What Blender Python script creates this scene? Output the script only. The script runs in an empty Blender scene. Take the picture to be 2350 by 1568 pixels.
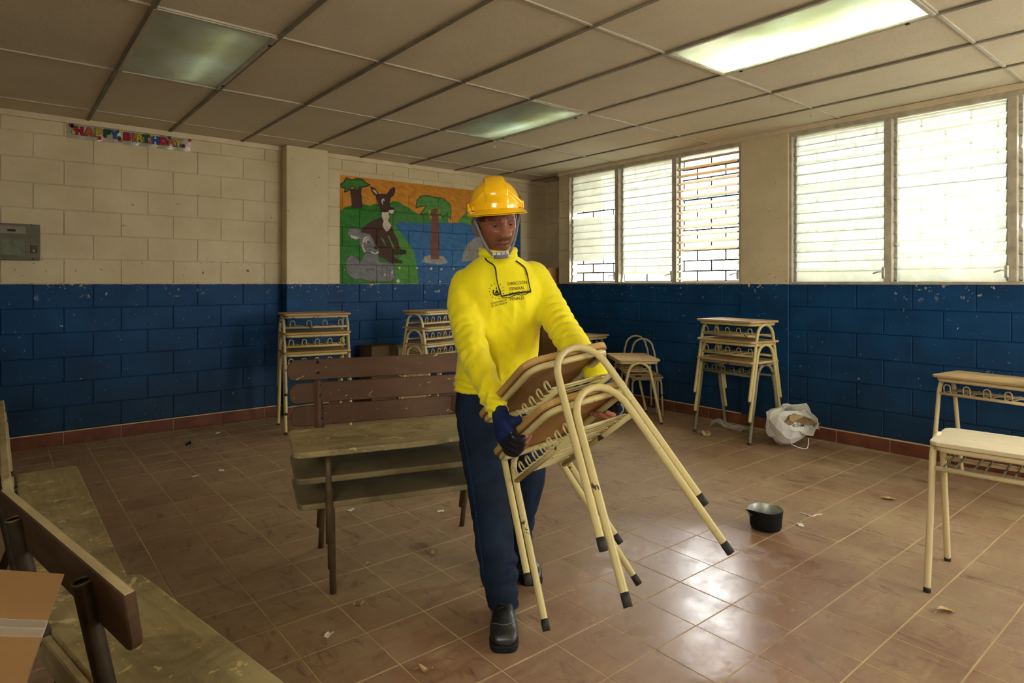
import bpy, bmesh, math, random
import numpy as np
from mathutils import Vector, Matrix, noise
rnd = random.Random(7)
scene = bpy.context.scene
COL = scene.collection
# ------------------------------------------------------------------ camera, sky, light, exposure
TH = math.radians(39.47)                     # heading of the camera, clockwise from +Y
VX, VY = math.sin(TH), math.cos(TH)          # forward
RX, RY = math.cos(TH), -math.sin(TH)         # right
CAMH = 1.31
cd = bpy.data.cameras.new('camera'); cam = bpy.data.objects.new('camera', cd); COL.objects.link(cam)
cd.sensor_fit = 'HORIZONTAL'; cd.sensor_width = 36.0
cd.lens = 1445.0 / 2350.0 * 36.0
cd.shift_y = -134.0 / 2350.0
cd.clip_start = 0.05; cd.clip_end = 200
cam.location = (0, 0, CAMH); cam.rotation_euler = (math.pi / 2, 0, -TH)
scene.camera = cam
scene.view_settings.view_transform = 'Standard'
scene.view_settings.look = 'None'
scene.view_settings.gamma = 1.0
scene.view_settings.use_curve_mapping = False
scene.view_settings.exposure = 3.65
world = bpy.data.worlds.new('sky'); scene.world = world; world.use_nodes = True
wn = world.node_tree.nodes; wl = world.node_tree.links
bg = wn['Background']
bg.inputs['Color'].default_value = (1.0, 0.99, 0.965, 1); bg.inputs['Strength'].default_value = 1.5
def portal_front(y, x0, x1, z0, z1):
    ld = bpy.data.lights.new('window_daylight', 'AREA'); ld.shape = 'RECTANGLE'
    ld.size = abs(x1 - x0); ld.size_y = abs(z1 - z0)
    ld.cycles.is_portal = True
    o = bpy.data.objects.new('window_daylight', ld); COL.objects.link(o)
    o.location = ((x0 + x1) / 2, y, (z0 + z1) / 2)
    o.rotation_euler = (math.pi / 2, 0, 0)      # faces +Y, into the room
    return o
def portal(x, y0, y1, z0, z1, left=False):
    ld = bpy.data.lights.new('window_daylight', 'AREA'); ld.shape = 'RECTANGLE'
    ld.size = abs(z1 - z0); ld.size_y = abs(y1 - y0)
    ld.cycles.is_portal = True
    o = bpy.data.objects.new('window_daylight', ld); COL.objects.link(o)
    o.location = (x, (y0 + y1) / 2, (z0 + z1) / 2)
    o.rotation_euler = (0, -math.pi / 2 if left else math.pi / 2, 0)      # faces into the room
    return o
try:
    scene.cycles.use_denoising = True
    scene.cycles.max_bounces = 10
    scene.cycles.diffuse_bounces = 6
    scene.cycles.transparent_max_bounces = 12
    scene.cycles.sample_clamp_indirect = 8
    scene.cycles.caustics_reflective = False
    scene.cycles.caustics_refractive = False
except Exception:
    pass

# ------------------------------------------------------------------ helpers
def W(lx, ly, z):            # camera-heading frame -> world
    return (lx * RX + ly * VX, lx * RY + ly * VY, z)

def mesh(name, verts, faces, smooth=False):
    me = bpy.data.meshes.new(name)
    me.from_pydata([tuple(v) for v in verts], [], [tuple(f) for f in faces])
    me.update()
    if smooth:
        me.polygons.foreach_set('use_smooth', [True] * len(me.polygons))
    return me

def obj(name, me, mat=None, parent=None, loc=None, rot=None):
    o = bpy.data.objects.new(name, me); COL.objects.link(o)
    if mat is not None and me is not None and len(me.materials) == 0:
        me.materials.append(mat)
    if parent is not None: o.parent = parent
    if loc is not None: o.location = loc
    if rot is not None: o.rotation_euler = rot
    return o

def empty(name, loc=(0, 0, 0), rz=0.0, parent=None):
    o = bpy.data.objects.new(name, None); COL.objects.link(o)
    o.location = loc; o.rotation_euler = (0, 0, rz); o.empty_display_size = 0.1
    if parent is not None: o.parent = parent
    return o

def tag(o, label=None, cat=None, group=None, kind=None):
    if label: o['label'] = label
    if cat: o['category'] = cat
    if group: o['group'] = group
    if kind: o['kind'] = kind
    return o

def copy_tree(o, parent=None):
    c = o.copy(); COL.objects.link(c)
    if parent is not None: c.parent = parent
    for ch in [k for k in o.children]:
        copy_tree(ch, c)
    return c

def bm_mesh(bm, name, smooth=False):
    me = bpy.data.meshes.new(name); bm.normal_update(); bm.to_mesh(me); bm.free()
    if smooth: me.polygons.foreach_set('use_smooth', [True] * len(me.polygons))
    return me

def box_me(name, x0, x1, y0, y1, z0, z1, bev=0.0, seg=1):
    bm = bmesh.new()
    vs = [bm.verts.new((x, y, z)) for z in (z0, z1) for y in (y0, y1) for x in (x0, x1)]
    for f in ((0, 2, 3, 1), (4, 5, 7, 6), (0, 1, 5, 4), (2, 6, 7, 3), (0, 4, 6, 2), (1, 3, 7, 5)):
        bm.faces.new([vs[i] for i in f])
    if bev > 0:
        bmesh.ops.bevel(bm, geom=bm.edges[:], offset=bev, segments=seg, affect='EDGES', profile=0.5)
    return bm_mesh(bm, name)

def merge(name, mes, smooth=False):
    """several meshes -> one mesh"""
    V, F, off = [], [], 0
    for m in mes:
        V += [v.co.copy() for v in m.vertices]
        F += [[i + off for i in p.vertices] for p in m.polygons]
        off += len(m.vertices)
    out = mesh(name, V, F, smooth)
    for m in mes: bpy.data.meshes.remove(m)
    return out

def crom(pts, n=8, closed=False):
    """Catmull-Rom resample"""
    P = [np.array(p, float) for p in pts]; out = []
    N = len(P); rng = range(N if closed else N - 1)
    for i in rng:
        if closed: a, b, c, d = P[(i - 1) % N], P[i], P[(i + 1) % N], P[(i + 2) % N]
        else: a, b, c, d = P[max(i - 1, 0)], P[i], P[i + 1], P[min(i + 2, N - 1)]
        for k in range(n):
            t = k / n
            out.append(0.5 * ((2 * b) + (-a + c) * t + (2 * a - 5 * b + 4 * c - d) * t * t + (-a + 3 * b - 3 * c + d) * t ** 3))
    if not closed: out.append(P[-1])
    return out

def fillet(pts, r, n=5, closed=False):
    """round the corners of a polyline"""
    P = [Vector(p) for p in pts]; N = len(P); out = []
    for i in range(N):
        if not closed and i in (0, N - 1): out.append(P[i]); continue
        a, b, c = P[(i - 1) % N], P[i], P[(i + 1) % N]
        u, v = (a - b), (c - b)
        ang = u.angle(v)
        rr = r[i] if isinstance(r, (list, tuple)) else r
        if rr <= 0 or ang > math.pi - 0.02: out.append(b); continue
        t = min(rr / math.tan(ang / 2), u.length * 0.49, v.length * 0.49)
        rr = t * math.tan(ang / 2)
        p0, p1 = b + u.normalized() * t, b + v.normalized() * t
        cen = b + (u.normalized() + v.normalized()).normalized() * (rr / math.sin(ang / 2))
        e0, e1 = p0 - cen, p1 - cen
        full = e0.angle(e1)
        for k in range(n + 1):
            f = k / n
            s = math.sin(full)
            out.append(cen + (e0 * math.sin((1 - f) * full) + e1 * math.sin(f * full)) / s if s > 1e-5 else b)
    return out

def tube(name, pts, r, seg=10, closed=False, cap=True, smooth=True, sx=1.0):
    """sweep a circle (radius r or list) along pts"""
    P = [Vector(p) for p in pts]; N = len(P)
    T = []
    for i in range(N):
        if closed: t = P[(i + 1) % N] - P[(i - 1) % N]
        else: t = P[min(i + 1, N - 1)] - P[max(i - 1, 0)]
        T.append(t.normalized())
    up = Vector((0, 0, 1)) if abs(T[0].z) < 0.9 else Vector((1, 0, 0))
    n = (up - T[0] * up.dot(T[0])).normalized()
    V, F = [], []
    for i in range(N):
        n = (n - T[i] * n.dot(T[i])).normalized(); b = T[i].cross(n)
        rr = r[i] if isinstance(r, (list, tuple, np.ndarray)) else r
        for k in range(seg):
            a = 2 * math.pi * k / seg
            V.append(P[i] + n * (math.cos(a) * rr) + b * (math.sin(a) * rr * sx))
    M = N if closed else N - 1
    for i in range(M):
        j = (i + 1) % N
        for k in range(seg):
            l = (k + 1) % seg
            F.append((i * seg + k, i * seg + l, j * seg + l, j * seg + k))
    if cap and not closed:
        F.append(tuple(range(seg))[::-1]); F.append(tuple((N - 1) * seg + k for k in range(seg)))
    return mesh(name, V, F, smooth)

def plate(name, outline, z0, z1, bev=0.0, seg=1):
    """extruded outline (list of xy)"""
    bm = bmesh.new()
    vs = [bm.verts.new((p[0], p[1], z0)) for p in outline]
    f = bm.faces.new(vs)
    r = bmesh.ops.extrude_face_region(bm, geom=[f])
    bmesh.ops.translate(bm, vec=(0, 0, z1 - z0), verts=[e for e in r['geom'] if isinstance(e, bmesh.types.BMVert)])
    bmesh.ops.recalc_face_normals(bm, faces=bm.faces[:])
    if bev > 0:
        es = [e for e in bm.edges if abs(e.verts[0].co.z - e.verts[1].co.z) < 1e-6]
        bmesh.ops.bevel(bm, geom=es, offset=bev, segments=seg, affect='EDGES', profile=0.5)
    return bm_mesh(bm, name)

def rrect(w, d, r, n=4, cx=0, cy=0):
    out = []
    for sx, sy, a0 in ((1, 1, 0), (-1, 1, 90), (-1, -1, 180), (1, -1, 270)):
        for k in range(n + 1):
            a = math.radians(a0 + 90 * k / n)
            out.append((cx + sx * (w / 2 - r) + r * math.cos(a), cy + sy * (d / 2 - r) + r * math.sin(a)))
    return out

def lathe(name, prof, seg=24, smooth=True):
    V, F = [], []
    for r, z in prof:
        for k in range(seg):
            a = 2 * math.pi * k / seg
            V.append((r * math.cos(a), r * math.sin(a), z))
    for i in range(len(prof) - 1):
        for k in range(seg):
            l = (k + 1) % seg
            F.append((i * seg + k, i * seg + l, (i + 1) * seg + l, (i + 1) * seg + k))
    return mesh(name, V, F, smooth)

# ------------------------------------------------------------------ materials
class NT:
    def __init__(self, name):
        self.m = bpy.data.materials.new(name); self.m.use_nodes = True
        self.t = self.m.node_tree; self.n = self.t.nodes; self.l = self.t.links
        self.b = self.n['Principled BSDF']; self.b.inputs['Specular IOR Level'].default_value = 0.22
    def node(self, kind, **kw):
        nd = self.n.new(kind)
        for k, v in kw.items():
            if k.startswith('i_'):
                nd.inputs[k[2:].replace('_', ' ')].default_value = v
            else: setattr(nd, k, v)
        return nd
    def link(self, a, b): self.l.new(a, b)
    def noise(self, scale, detail=4, rough=0.55, vec=None, dist=0.0):
        nd = self.node('ShaderNodeTexNoise', i_Scale=scale, i_Detail=detail, i_Roughness=rough, i_Distortion=dist)
        if vec is not None: self.link(vec, nd.inputs['Vector'])
        return nd.outputs['Fac']
    def ramp(self, fac, lo, hi, c0=0.0, c1=1.0):
        nd = self.node('ShaderNodeMapRange', i_From_Min=lo, i_From_Max=hi, i_To_Min=c0, i_To_Max=c1)
        nd.clamp = True
        self.link(fac, nd.inputs['Value']); return nd.outputs['Result']
    def math(self, op, a, b=None):
        nd = self.node('ShaderNodeMath', operation=op)
        for i, x in enumerate((a, b)):
            if x is None: continue
            if isinstance(x, (int, float)): nd.inputs[i].default_value = x
            else: self.link(x, nd.inputs[i])
        return nd.outputs[0]
    def mix(self, fac, a, b):
        nd = self.node('ShaderNodeMix', data_type='RGBA')
        for s, x in ((0, fac), (6, a), (7, b)):
            if isinstance(x, (int, float)): nd.inputs[s].default_value = x
            elif isinstance(x, (tuple, list)): nd.inputs[s].default_value = (*x[:3], 1)
            else: self.link(x, nd.inputs[s])
        return nd.outputs[2]
    def pos(self): return self.node('ShaderNodeNewGeometry').outputs['Position']
    def oco(self): return self.node('ShaderNodeTexCoord').outputs['Object']
    def ocr(self):               # object coordinates shifted by the object's own random number
        m = self.node('ShaderNodeVectorMath', operation='MULTIPLY_ADD'); c = self.node('ShaderNodeCombineXYZ')
        r = self.rndm()
        for i in range(3): self.link(r, c.inputs[i])
        m.inputs[1].default_value = (37.0, 53.0, 71.0); self.link(c.outputs[0], m.inputs[0]); self.link(self.oco(), m.inputs[2])
        return m.outputs[0]
    def scalevec(self, vec, s):
        nd = self.node('ShaderNodeMapping'); nd.inputs['Scale'].default_value = s
        self.link(vec, nd.inputs['Vector']); return nd.outputs['Vector']
    def rndm(self): return self.node('ShaderNodeObjectInfo').outputs['Random']
    def sep(self, vec):
        nd = self.node('ShaderNodeSeparateXYZ'); self.link(vec, nd.inputs[0]); return nd.outputs
    def color(self, c):
        i = self.b.inputs['Base Color']
        if isinstance(c, (tuple, list)): i.default_value = (*c[:3], 1)
        else: self.link(c, i)
    def rough(self, r):
        i = self.b.inputs['Roughness']
        if isinstance(r, (int, float)): i.default_value = r
        else: self.link(r, i)
    def bump(self, h, strength=0.3, dist=0.01):
        nd = self.node('ShaderNodeBump', i_Strength=strength, i_Distance=dist)
        self.link(h, nd.inputs['Height']); self.link(nd.outputs['Normal'], self.b.inputs['Normal'])

def simple(name, c, rough=0.6, metal=0.0, var=0.15, scale=8.0, spec=None):
    t = NT(name)
    f = t.noise(scale, 4, 0.6, t.oco())
    lo = tuple(x * (1 - var) for x in c); hi = tuple(min(1, x * (1 + var)) for x in c)
    t.color(t.mix(t.ramp(f, 0.3, 0.7), lo, hi)); t.rough(rough)
    t.b.inputs['Metallic'].default_value = metal
    if spec is not None: t.b.inputs['Specular IOR Level'].default_value = spec
    return t.m

CREAM = (0.62, 0.52, 0.335); BLUE = (0.004, 0.060, 0.235)
def wall_paint(name, blocky=True):
    t = NT(name); p = t.pos(); s = t.sep(p)
    f1 = t.noise(3.0, 5, 0.6, p); f2 = t.noise(14.0, 5, 0.65, p); f3 = t.noise(60, 3, 0.6, p)
    cream = t.mix(t.ramp(f1, 0.3, 0.75), (0.52, 0.43, 0.26), (0.64, 0.545, 0.35))
    # small knocks in the cream paint, rust brown
    chip = t.ramp(t.noise(19.0, 6, 0.66, p, 0.6), 0.675, 0.69)
    cream = t.mix(chip, cream, (0.22, 0.13, 0.06))
    dots = t.math('MULTIPLY', t.ramp(t.noise(38.0, 3, 0.55, p, 0.4), 0.69, 0.70), t.ramp(s[2], 1.62, 1.45))
    cream = t.mix(dots, cream, t.mix(t.ramp(t.noise(2.5, 2, 0.5, p), 0.45, 0.55), (0.03, 0.11, 0.03), (0.30, 0.09, 0.03)))
    smear = t.ramp(t.noise(5.0, 6, 0.72, p, 1.0), 0.60, 0.8, 0, 0.35)
    cream = t.mix(smear, cream, (0.40, 0.31, 0.18))
    blue = t.mix(t.ramp(f1, 0.35, 0.7), (0.0008, 0.032, 0.098), (0.002, 0.054, 0.155))
    chipb = t.ramp(t.noise(34.0, 5, 0.62, p, 0.5), 0.685, 0.70)
    blue = t.mix(chipb, blue, (0.50, 0.47, 0.38))
    near = t.ramp(s[2], 1.16, 1.26)               # more knocks along the upper edge of the blue coat
    chip2 = t.math('MULTIPLY', t.ramp(t.noise(21.0, 4, 0.6, p, 0.4), 0.63, 0.645), near)
    chip2 = t.math('MULTIPLY', chip2, t.ramp(t.noise(2.0, 2, 0.5, p), 0.45, 0.6))
    blue = t.mix(chip2, blue, (0.50, 0.47, 0.38))
    grime_shade = t.math('MULTIPLY', t.ramp(s[2], 0.95, 0.08), t.ramp(f2, 0.2, 0.75, 0.45, 1.0))  # grime low on the wall, with painted shade deepening it towards the floor
    blue = t.mix(t.math('MULTIPLY', grime_shade, 0.85), blue, (0.010, 0.020, 0.020))
    edge = t.math('ADD', s[2], t.math('MULTIPLY', t.math('SUBTRACT', t.noise(25, 3, 0.5, p), 0.5), 0.012))
    lvl = t.ramp(edge, 1.299, 1.303)
    t.color(t.mix(lvl, blue, cream))
    t.rough(t.mix(lvl, (0.6,) * 3, (0.75,) * 3)); t.bump(t.math('ADD', f3, t.math('MULTIPLY', f2, 0.6)), 0.22, 0.004)
    return t.m
M = {}
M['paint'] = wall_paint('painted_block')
t = NT('ceiling_board'); p = t.pos()
f = t.noise(160, 2, 0.6, p); g = t.noise(1.3, 4, 0.6, p)
c = t.mix(t.ramp(g, 0.3, 0.75), (0.67, 0.595, 0.45), (0.77, 0.695, 0.54))
c = t.mix(t.ramp(f, 0.42, 0.62, 0.25, 0.0), c, (0.30, 0.25, 0.17))
st = t.ramp(t.noise(2.6, 3, 0.5, p, 1.5), 0.70, 0.80, 0, 0.35)
t.color(t.mix(st, c, (0.42, 0.30, 0.13))); t.rough(0.9); t.bump(f, 0.3, 0.004); M['ceil'] = t.m
t = NT('ceiling_bar'); t.color(t.mix(t.ramp(t.noise(6, 4, 0.6, t.pos()), 0.35, 0.7), (0.14, 0.125, 0.085), (0.23, 0.205, 0.145))); t.rough(0.5); M['tbar'] = t.m
M['tbarw'] = simple('ceiling_bar_white', (0.42, 0.38, 0.30), 0.4, 0, 0.15, 10)
M['trim'] = simple('painted_trim', (0.60, 0.50, 0.33), 0.5, 0, 0.12, 6)
# floor: dusty terracotta cement tile with a freshly wiped, damp patch
t = NT('floor_tile'); p = t.pos(); s = t.sep(p)
oi = t.rndm()
base = t.mix(oi, (0.190, 0.078, 0.040), (0.285, 0.135, 0.072))
base = t.mix(t.ramp(t.noise(5, 5, 0.65, p), 0.4, 0.7), base, (0.22, 0.098, 0.052))
streak = t.noise(7, 6, 0.68, t.scalevec(p, (1.0, 3.0, 1)), 1.2)
dust = t.ramp(t.math('ADD', t.math('MULTIPLY', streak, 0.75), t.math('MULTIPLY', t.noise(0.9, 4, 0.6, p), 0.55)), 0.46, 0.72, 0.12, 0.95)
# distance from the wiped patch, with ragged edge
dx = t.math('SUBTRACT', s[0], 2.35); dy = t.math('SUBTRACT', s[1], 1.55)
d2 = t.math('SQRT', t.math('ADD', t.math('MULTIPLY', dx, dx), t.math('MULTIPLY', dy, t.math('MULTIPLY', dy, 1.25))))
d2 = t.math('ADD', d2, t.math('MULTIPLY', t.math('SUBTRACT', t.noise(2.6, 5, 0.65, p, 0.8), 0.5), 1.1))
wet = t.ramp(d2, 0.50, 0.95, 1.0, 0.0)
dustw = t.math('MULTIPLY', dust, t.math('SUBTRACT', 1.0, t.math('MULTIPLY', wet, 0.65)))
tan = t.mix(t.ramp(t.noise(3, 4, 0.6, p), 0.35, 0.7), (0.27, 0.188, 0.092), (0.37, 0.268, 0.142))
c = t.mix(dustw, base, tan)
dark = t.ramp(t.noise(6, 5, 0.72, t.scalevec(p, (2.4, 0.8, 1)), 1.0), 0.555, 0.70, 0, 0.75)
c = t.mix(dark, c, (0.105, 0.040, 0.026))
t.color(c)
r0 = t.ramp(dust, 0.1, 0.9, 0.44, 0.68); t.b.inputs['Specular IOR Level'].default_value = 0.45
t.rough(t.mix(wet, r0, t.ramp(t.noise(9, 4, 0.6, p), 0.3, 0.7, 0.17, 0.32)))
t.bump(t.noise(40, 4, 0.6, p), 0.06, 0.004); M['tile'] = t.m
t = NT('floor_grout'); t.color(t.mix(t.ramp(t.noise(4, 4, 0.6, t.pos()), 0.35, 0.65), (0.42, 0.30, 0.15), (0.58, 0.44, 0.24))); t.rough(0.85); M['grout'] = t.m
t = NT('skirting_tile'); p = t.pos(); t.color(t.mix(t.ramp(t.noise(6, 5, 0.65, p), 0.35, 0.7), (0.105, 0.030, 0.016), (0.175, 0.062, 0.032))); t.rough(0.5); M['skirt'] = t.m
M['frame'] = simple('window_frame_paint', (0.42, 0.38, 0.28), 0.5, 0.0, 0.25, 12)
M['alu'] = simple('weathered_aluminium', (0.42, 0.40, 0.33), 0.5, 0.5, 0.35, 30)
t = NT('frosted_louver'); n = t.n; t.n.remove(t.b)
tr = t.node('ShaderNodeBsdfTranslucent'); tp = t.node('ShaderNodeBsdfTransparent'); mx = t.node('ShaderNodeMixShader'); gl = t.node('ShaderNodeBsdfGlossy', i_Roughness=0.25); mx2 = t.node('ShaderNodeMixShader')
dirt = t.ramp(t.noise(7, 5, 0.7, t.pos(), 0.5), 0.35, 0.8)
cc = t.mix(dirt, (0.43, 0.44, 0.405), (0.33, 0.34, 0.285)); t.link(cc, tr.inputs['Color'])
tp.inputs['Color'].default_value = (0.40, 0.415, 0.38, 1)
mx.inputs[0].default_value = 0.36; t.link(tr.outputs[0], mx.inputs[1]); t.link(tp.outputs[0], mx.inputs[2])
mx2.inputs[0].default_value = 0.05; t.link(mx.outputs[0], mx2.inputs[1]); t.link(gl.outputs[0], mx2.inputs[2])
t.link(mx2.outputs[0], t.n['Material Output'].inputs['Surface']); M['frost'] = t.m
M['slatwood'] = simple('dusty_louver', (0.56, 0.44, 0.25), 0.6, 0, 0.2, 12)
M['bars'] = simple('grille_iron', (0.02, 0.022, 0.03), 0.5, 0.3, 0.2, 20)
# ================================================================== the room
XB, YA, CZ = 5.37, 6.28, 2.66            # window wall, back wall, ceiling
XL, YF = -1.35, -2.6                     # unseen left wall and the wall behind the camera
XR = 5.76                                # recess in the far corner
SILL, WTOP = 1.300, 2.615
# ---- floor
fl = obj('floor', box_me('floor', XL, XR, YF, YA, -0.08, -0.0010), M['grout']); tag(fl, kind='structure')
TX, TY = 0.2485, 0.2515
tile_cache = {}
def tile_mesh(w, d):
    k = (round(w, 3), round(d, 3))
    if k not in tile_cache:
        bm = bmesh.new(); g = 0.0028; b = 0.0004
        lo = [(g, g), (w - g, g), (w - g, d - g), (g, d - g)]
        hi = [(g + b, g + b), (w - g - b, g + b), (w - g - b, d - g - b), (g + b, d - g - b)]
        a = [bm.verts.new((x, y, -0.008)) for x, y in lo]
        m_ = [bm.verts.new((x, y, -b)) for x, y in lo]
        h = [bm.verts.new((x, y, 0)) for x, y in hi]
        bm.faces.new(h)
        for i in range(4):
            j = (i + 1) % 4
            bm.faces.new((a[i], a[j], m_[j], m_[i])); bm.faces.new((m_[i], m_[j], h[j], h[i]))
        me = bm_mesh(bm, 'tile'); me.materials.append(M['tile']); tile_cache[k] = me
    return tile_cache[k]
def px_of(x, y, z):
    d = x * VX + y * VY
    if d < 0.2: return None
    l = x * RX + y * RY
    return 1175 + 1445 * l / d, 650 + 1445 * (CAMH - z) / d, d
cells = []
i0, i1 = int(math.floor((XL - 0.83) / TX)), int(math.ceil((XR - 0.83) / TX))
j0, j1 = int(math.floor((YF - 2.92) / TY)), int(math.ceil((YA - 2.92) / TY))
for i in range(i0, i1):
    for j in range(j0, j1):
        x0, y0 = 0.83 + i * TX, 2.92 + j * TY
        xa, xb = max(x0, XL), min(x0 + TX, XR); ya, yb = max(y0, YF), min(y0 + TY, YA)
        if xb - xa < 0.02 or yb - ya < 0.02: continue
        q = px_of((xa + xb) / 2, (ya + yb) / 2, 0)
        vis = q is not None and -90 < q[0] < 2440 and q[1] < 1690
        cells.append((0 if vis else 1, q[2] if q else 99, xa, xb, ya, yb))
cells.sort()
Vs, Fs = [], []
for k, (nv, d, xa, xb, ya, yb) in enumerate(cells):
    if nv == 0 and k < 300:
        o = obj('floor_tile', tile_mesh(xb - xa, yb - ya), None, fl, (xa, ya, rnd.uniform(-0.0004, 0.0004)))
        o.rotation_euler = (rnd.uniform(-.0016, .0016), rnd.uniform(-.0016, .0016), 0)
    else:
        me = tile_mesh(xb - xa, yb - ya); n0 = len(Vs)
        Vs += [(v.co.x + xa, v.co.y + ya, v.co.z) for v in me.vertices]
        Fs += [[n0 + q for q in p.vertices] for p in me.polygons]
tag(obj('floor_tiling', mesh('floor_tiling', Vs, Fs), M['tile'], fl), kind='stuff')

# ---- block walls. Each block is an object; P maps (u, depth, z) to the room
blk_cache = {}
def block_mesh(w, h):
    k = (round(w, 3), round(h, 3))
    if k not in blk_cache:
        g, b, dp = 0.0022, 0.004, 0.0075
        bm = bmesh.new()
        lo = [(g, g), (w - g, g), (w - g, h - g), (g, h - g)]
        hi = [(g + b, g + b), (w - g - b, g + b), (w - g - b, h - g - b), (g + b, h - g - b)]
        a = [bm.verts.new((x, 0.004, z)) for x, z in lo]; m_ = [bm.verts.new((x, -dp + b, z)) for x, z in lo]
        f = [bm.verts.new((x, -dp, z)) for x, z in hi]
        bm.faces.new(f)
        for i in range(4):
            j = (i + 1) % 4
            bm.faces.new((a[i], a[j], m_[j], m_[i])); bm.faces.new((m_[i], m_[j], f[j], f[i]))
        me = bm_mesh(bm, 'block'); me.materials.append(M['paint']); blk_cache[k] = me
    return blk_cache[k]
def courses():
    z = [0.105 + 0.2 * k for k in range(13)]
    return [(0.0, 0.105)] + [(z[i], min(z[i + 1], CZ)) for i in range(12)] + [(z[12], CZ)]
def lay(parent, u0, u1, joint, holes, org, ang):
    """blocks from u0 to u1 along a wall whose u axis leaves org at angle ang"""
    for ci, (za, zb) in enumerate(courses()):
        if ci == 0: continue
        row = ci - 1                               # row 5 ends at the top of the blue coat
        off = joint + (0.0 if (row % 2) == 1 else 0.2)
        k0 = math.floor((u0 - off) / 0.4)
        u = off + k0 * 0.4
        while u < u1 - 1e-4:
            segs = [(max(u, u0), min(u + 0.4, u1))]
            for (ha, hb, hz0, hz1) in holes:
                if zb <= hz0 + 0.01 or za >= hz1 - 0.01: continue
                new = []
                for a, b in segs:
                    if hb <= a or ha >= b: new.append((a, b)); continue
                    if ha > a: new.append((a, ha))
                    if hb < b: new.append((hb, b))
                segs = new
            for a, b in segs:
                if b - a < 0.02: continue
                zz1 = zb
                o = obj('block', block_mesh(b - a, zz1 - za), None, parent)
                o.location = (org[0] + math.cos(ang) * a, org[1] + math.sin(ang) * a, za)
                o.rotation_euler = (rnd.uniform(-.002, .002), 0, ang + rnd.uniform(-.0015, .0015))
            u += 0.4
# back wall (u = +X, faces -Y)
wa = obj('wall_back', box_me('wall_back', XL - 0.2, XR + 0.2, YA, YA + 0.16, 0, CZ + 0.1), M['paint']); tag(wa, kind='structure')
PIL = (2.203, 2.625)
lay(wa, -0.36, XR, 0.24, [(PIL[0], PIL[1], 0, 3), (2.82, 5.31, 1.305, 2.305)], (0, YA), 0.0)
pl = obj('trim_1', box_me('pilaster', PIL[0], PIL[1], 6.13, YA + 0.01, 0, CZ, 0.006), M['paint']); tag(pl, 'plain painted pilaster on the back wall', None, None, 'structure')
# window wall (u runs along -Y so that the blocks face -X)
WINS = [(3.158, 5.443, [5.443, 4.665, 3.899, 3.158]), (0.36, 2.705, [2.705, 1.915, 1.143, 0.36])]
UNSEEN = [(-2.45, -0.10, [-0.10, -0.88, -1.66, -2.45])]
holes_y = [(w[0], w[1]) for w in WINS + UNSEEN]
parts_ = []
YE = 5.61
parts_.append(box_me('a', XB, XB + 0.16, YF, YE, 0, SILL))
parts_.append(box_me('a', XB, XB + 0.16, YF, YE, WTOP, CZ + 0.1))
edges = [YF] + sorted(sum([list(h) for h in holes_y], [])) + [YE]
for k in range(0, len(edges), 2):
    parts_.append(box_me('a', XB, XB + 0.16, edges[k], edges[k + 1], SILL, WTOP))
parts_.append(box_me('a', XB + 0.05, XR + 0.2, YE - 0.16, YE, 0, CZ + 0.1))
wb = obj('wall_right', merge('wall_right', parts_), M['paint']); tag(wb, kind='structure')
org = (XB, 0); ang = -math.pi / 2
hol = [(-3.158, -2.705, 0, 3)] + [(-b, -a, SILL, 3) for a, b in holes_y] + [(-9, 9, WTOP - 0.02, 3)]
lay(wb, -YE, 0.2, -1.552 + 0.2, hol, org, ang)
pb = obj('trim_2', box_me('pier', XB - 0.022, XB + 0.05, 2.705, 3.158, 0, CZ, 0.004), M['paint']); tag(pb, kind='structure')
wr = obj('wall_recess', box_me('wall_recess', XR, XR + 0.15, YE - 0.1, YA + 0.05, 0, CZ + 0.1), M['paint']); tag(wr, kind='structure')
lay(wr, -YA, -YE, 0.0, [], (XR, 0), -math.pi / 2)
# unseen walls
LW = (-2.1, 0.1, 1.45, 2.5)                 # unseen open windows added in the left wall for light from the left
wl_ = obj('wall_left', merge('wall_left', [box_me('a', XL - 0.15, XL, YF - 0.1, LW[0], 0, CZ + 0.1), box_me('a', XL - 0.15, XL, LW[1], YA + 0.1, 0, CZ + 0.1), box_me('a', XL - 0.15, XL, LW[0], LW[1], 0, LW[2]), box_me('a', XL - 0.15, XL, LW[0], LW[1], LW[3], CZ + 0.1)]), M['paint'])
for k in range(4): obj('mullion', box_me('mullion', XL - 0.1, XL - 0.03, LW[0] + k * 0.73 - 0.02, LW[0] + k * 0.73 + 0.02, LW[2], LW[3]), M['frame'], wl_)
portal(XL - 0.16, *LW, left=True); tag(wl_, kind='structure')
FW = (3.8, 5.2, 0.75, 2.5)                # unseen window band added behind the camera to brighten the room
wf = obj('wall_front', merge('wall_front', [box_me('a', XL - 0.1, FW[0], YF - 0.15, YF, 0, CZ + 0.1), box_me('a', FW[1], XB + 0.2, YF - 0.15, YF, 0, CZ + 0.1), box_me('a', FW[0], FW[1], YF - 0.15, YF, 0, FW[2]), box_me('a', FW[0], FW[1], YF - 0.15, YF, FW[3], CZ + 0.1)]), M['paint']); tag(wf, kind='structure')
for k in range(3): obj('mullion', box_me('mullion', FW[0] + k * 0.70 - 0.02, FW[0] + k * 0.65 + 0.02, YF - 0.1, YF - 0.03, FW[2], FW[3]), M['frame'], wf)
portal_front(YF - 0.16, *FW)
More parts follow.
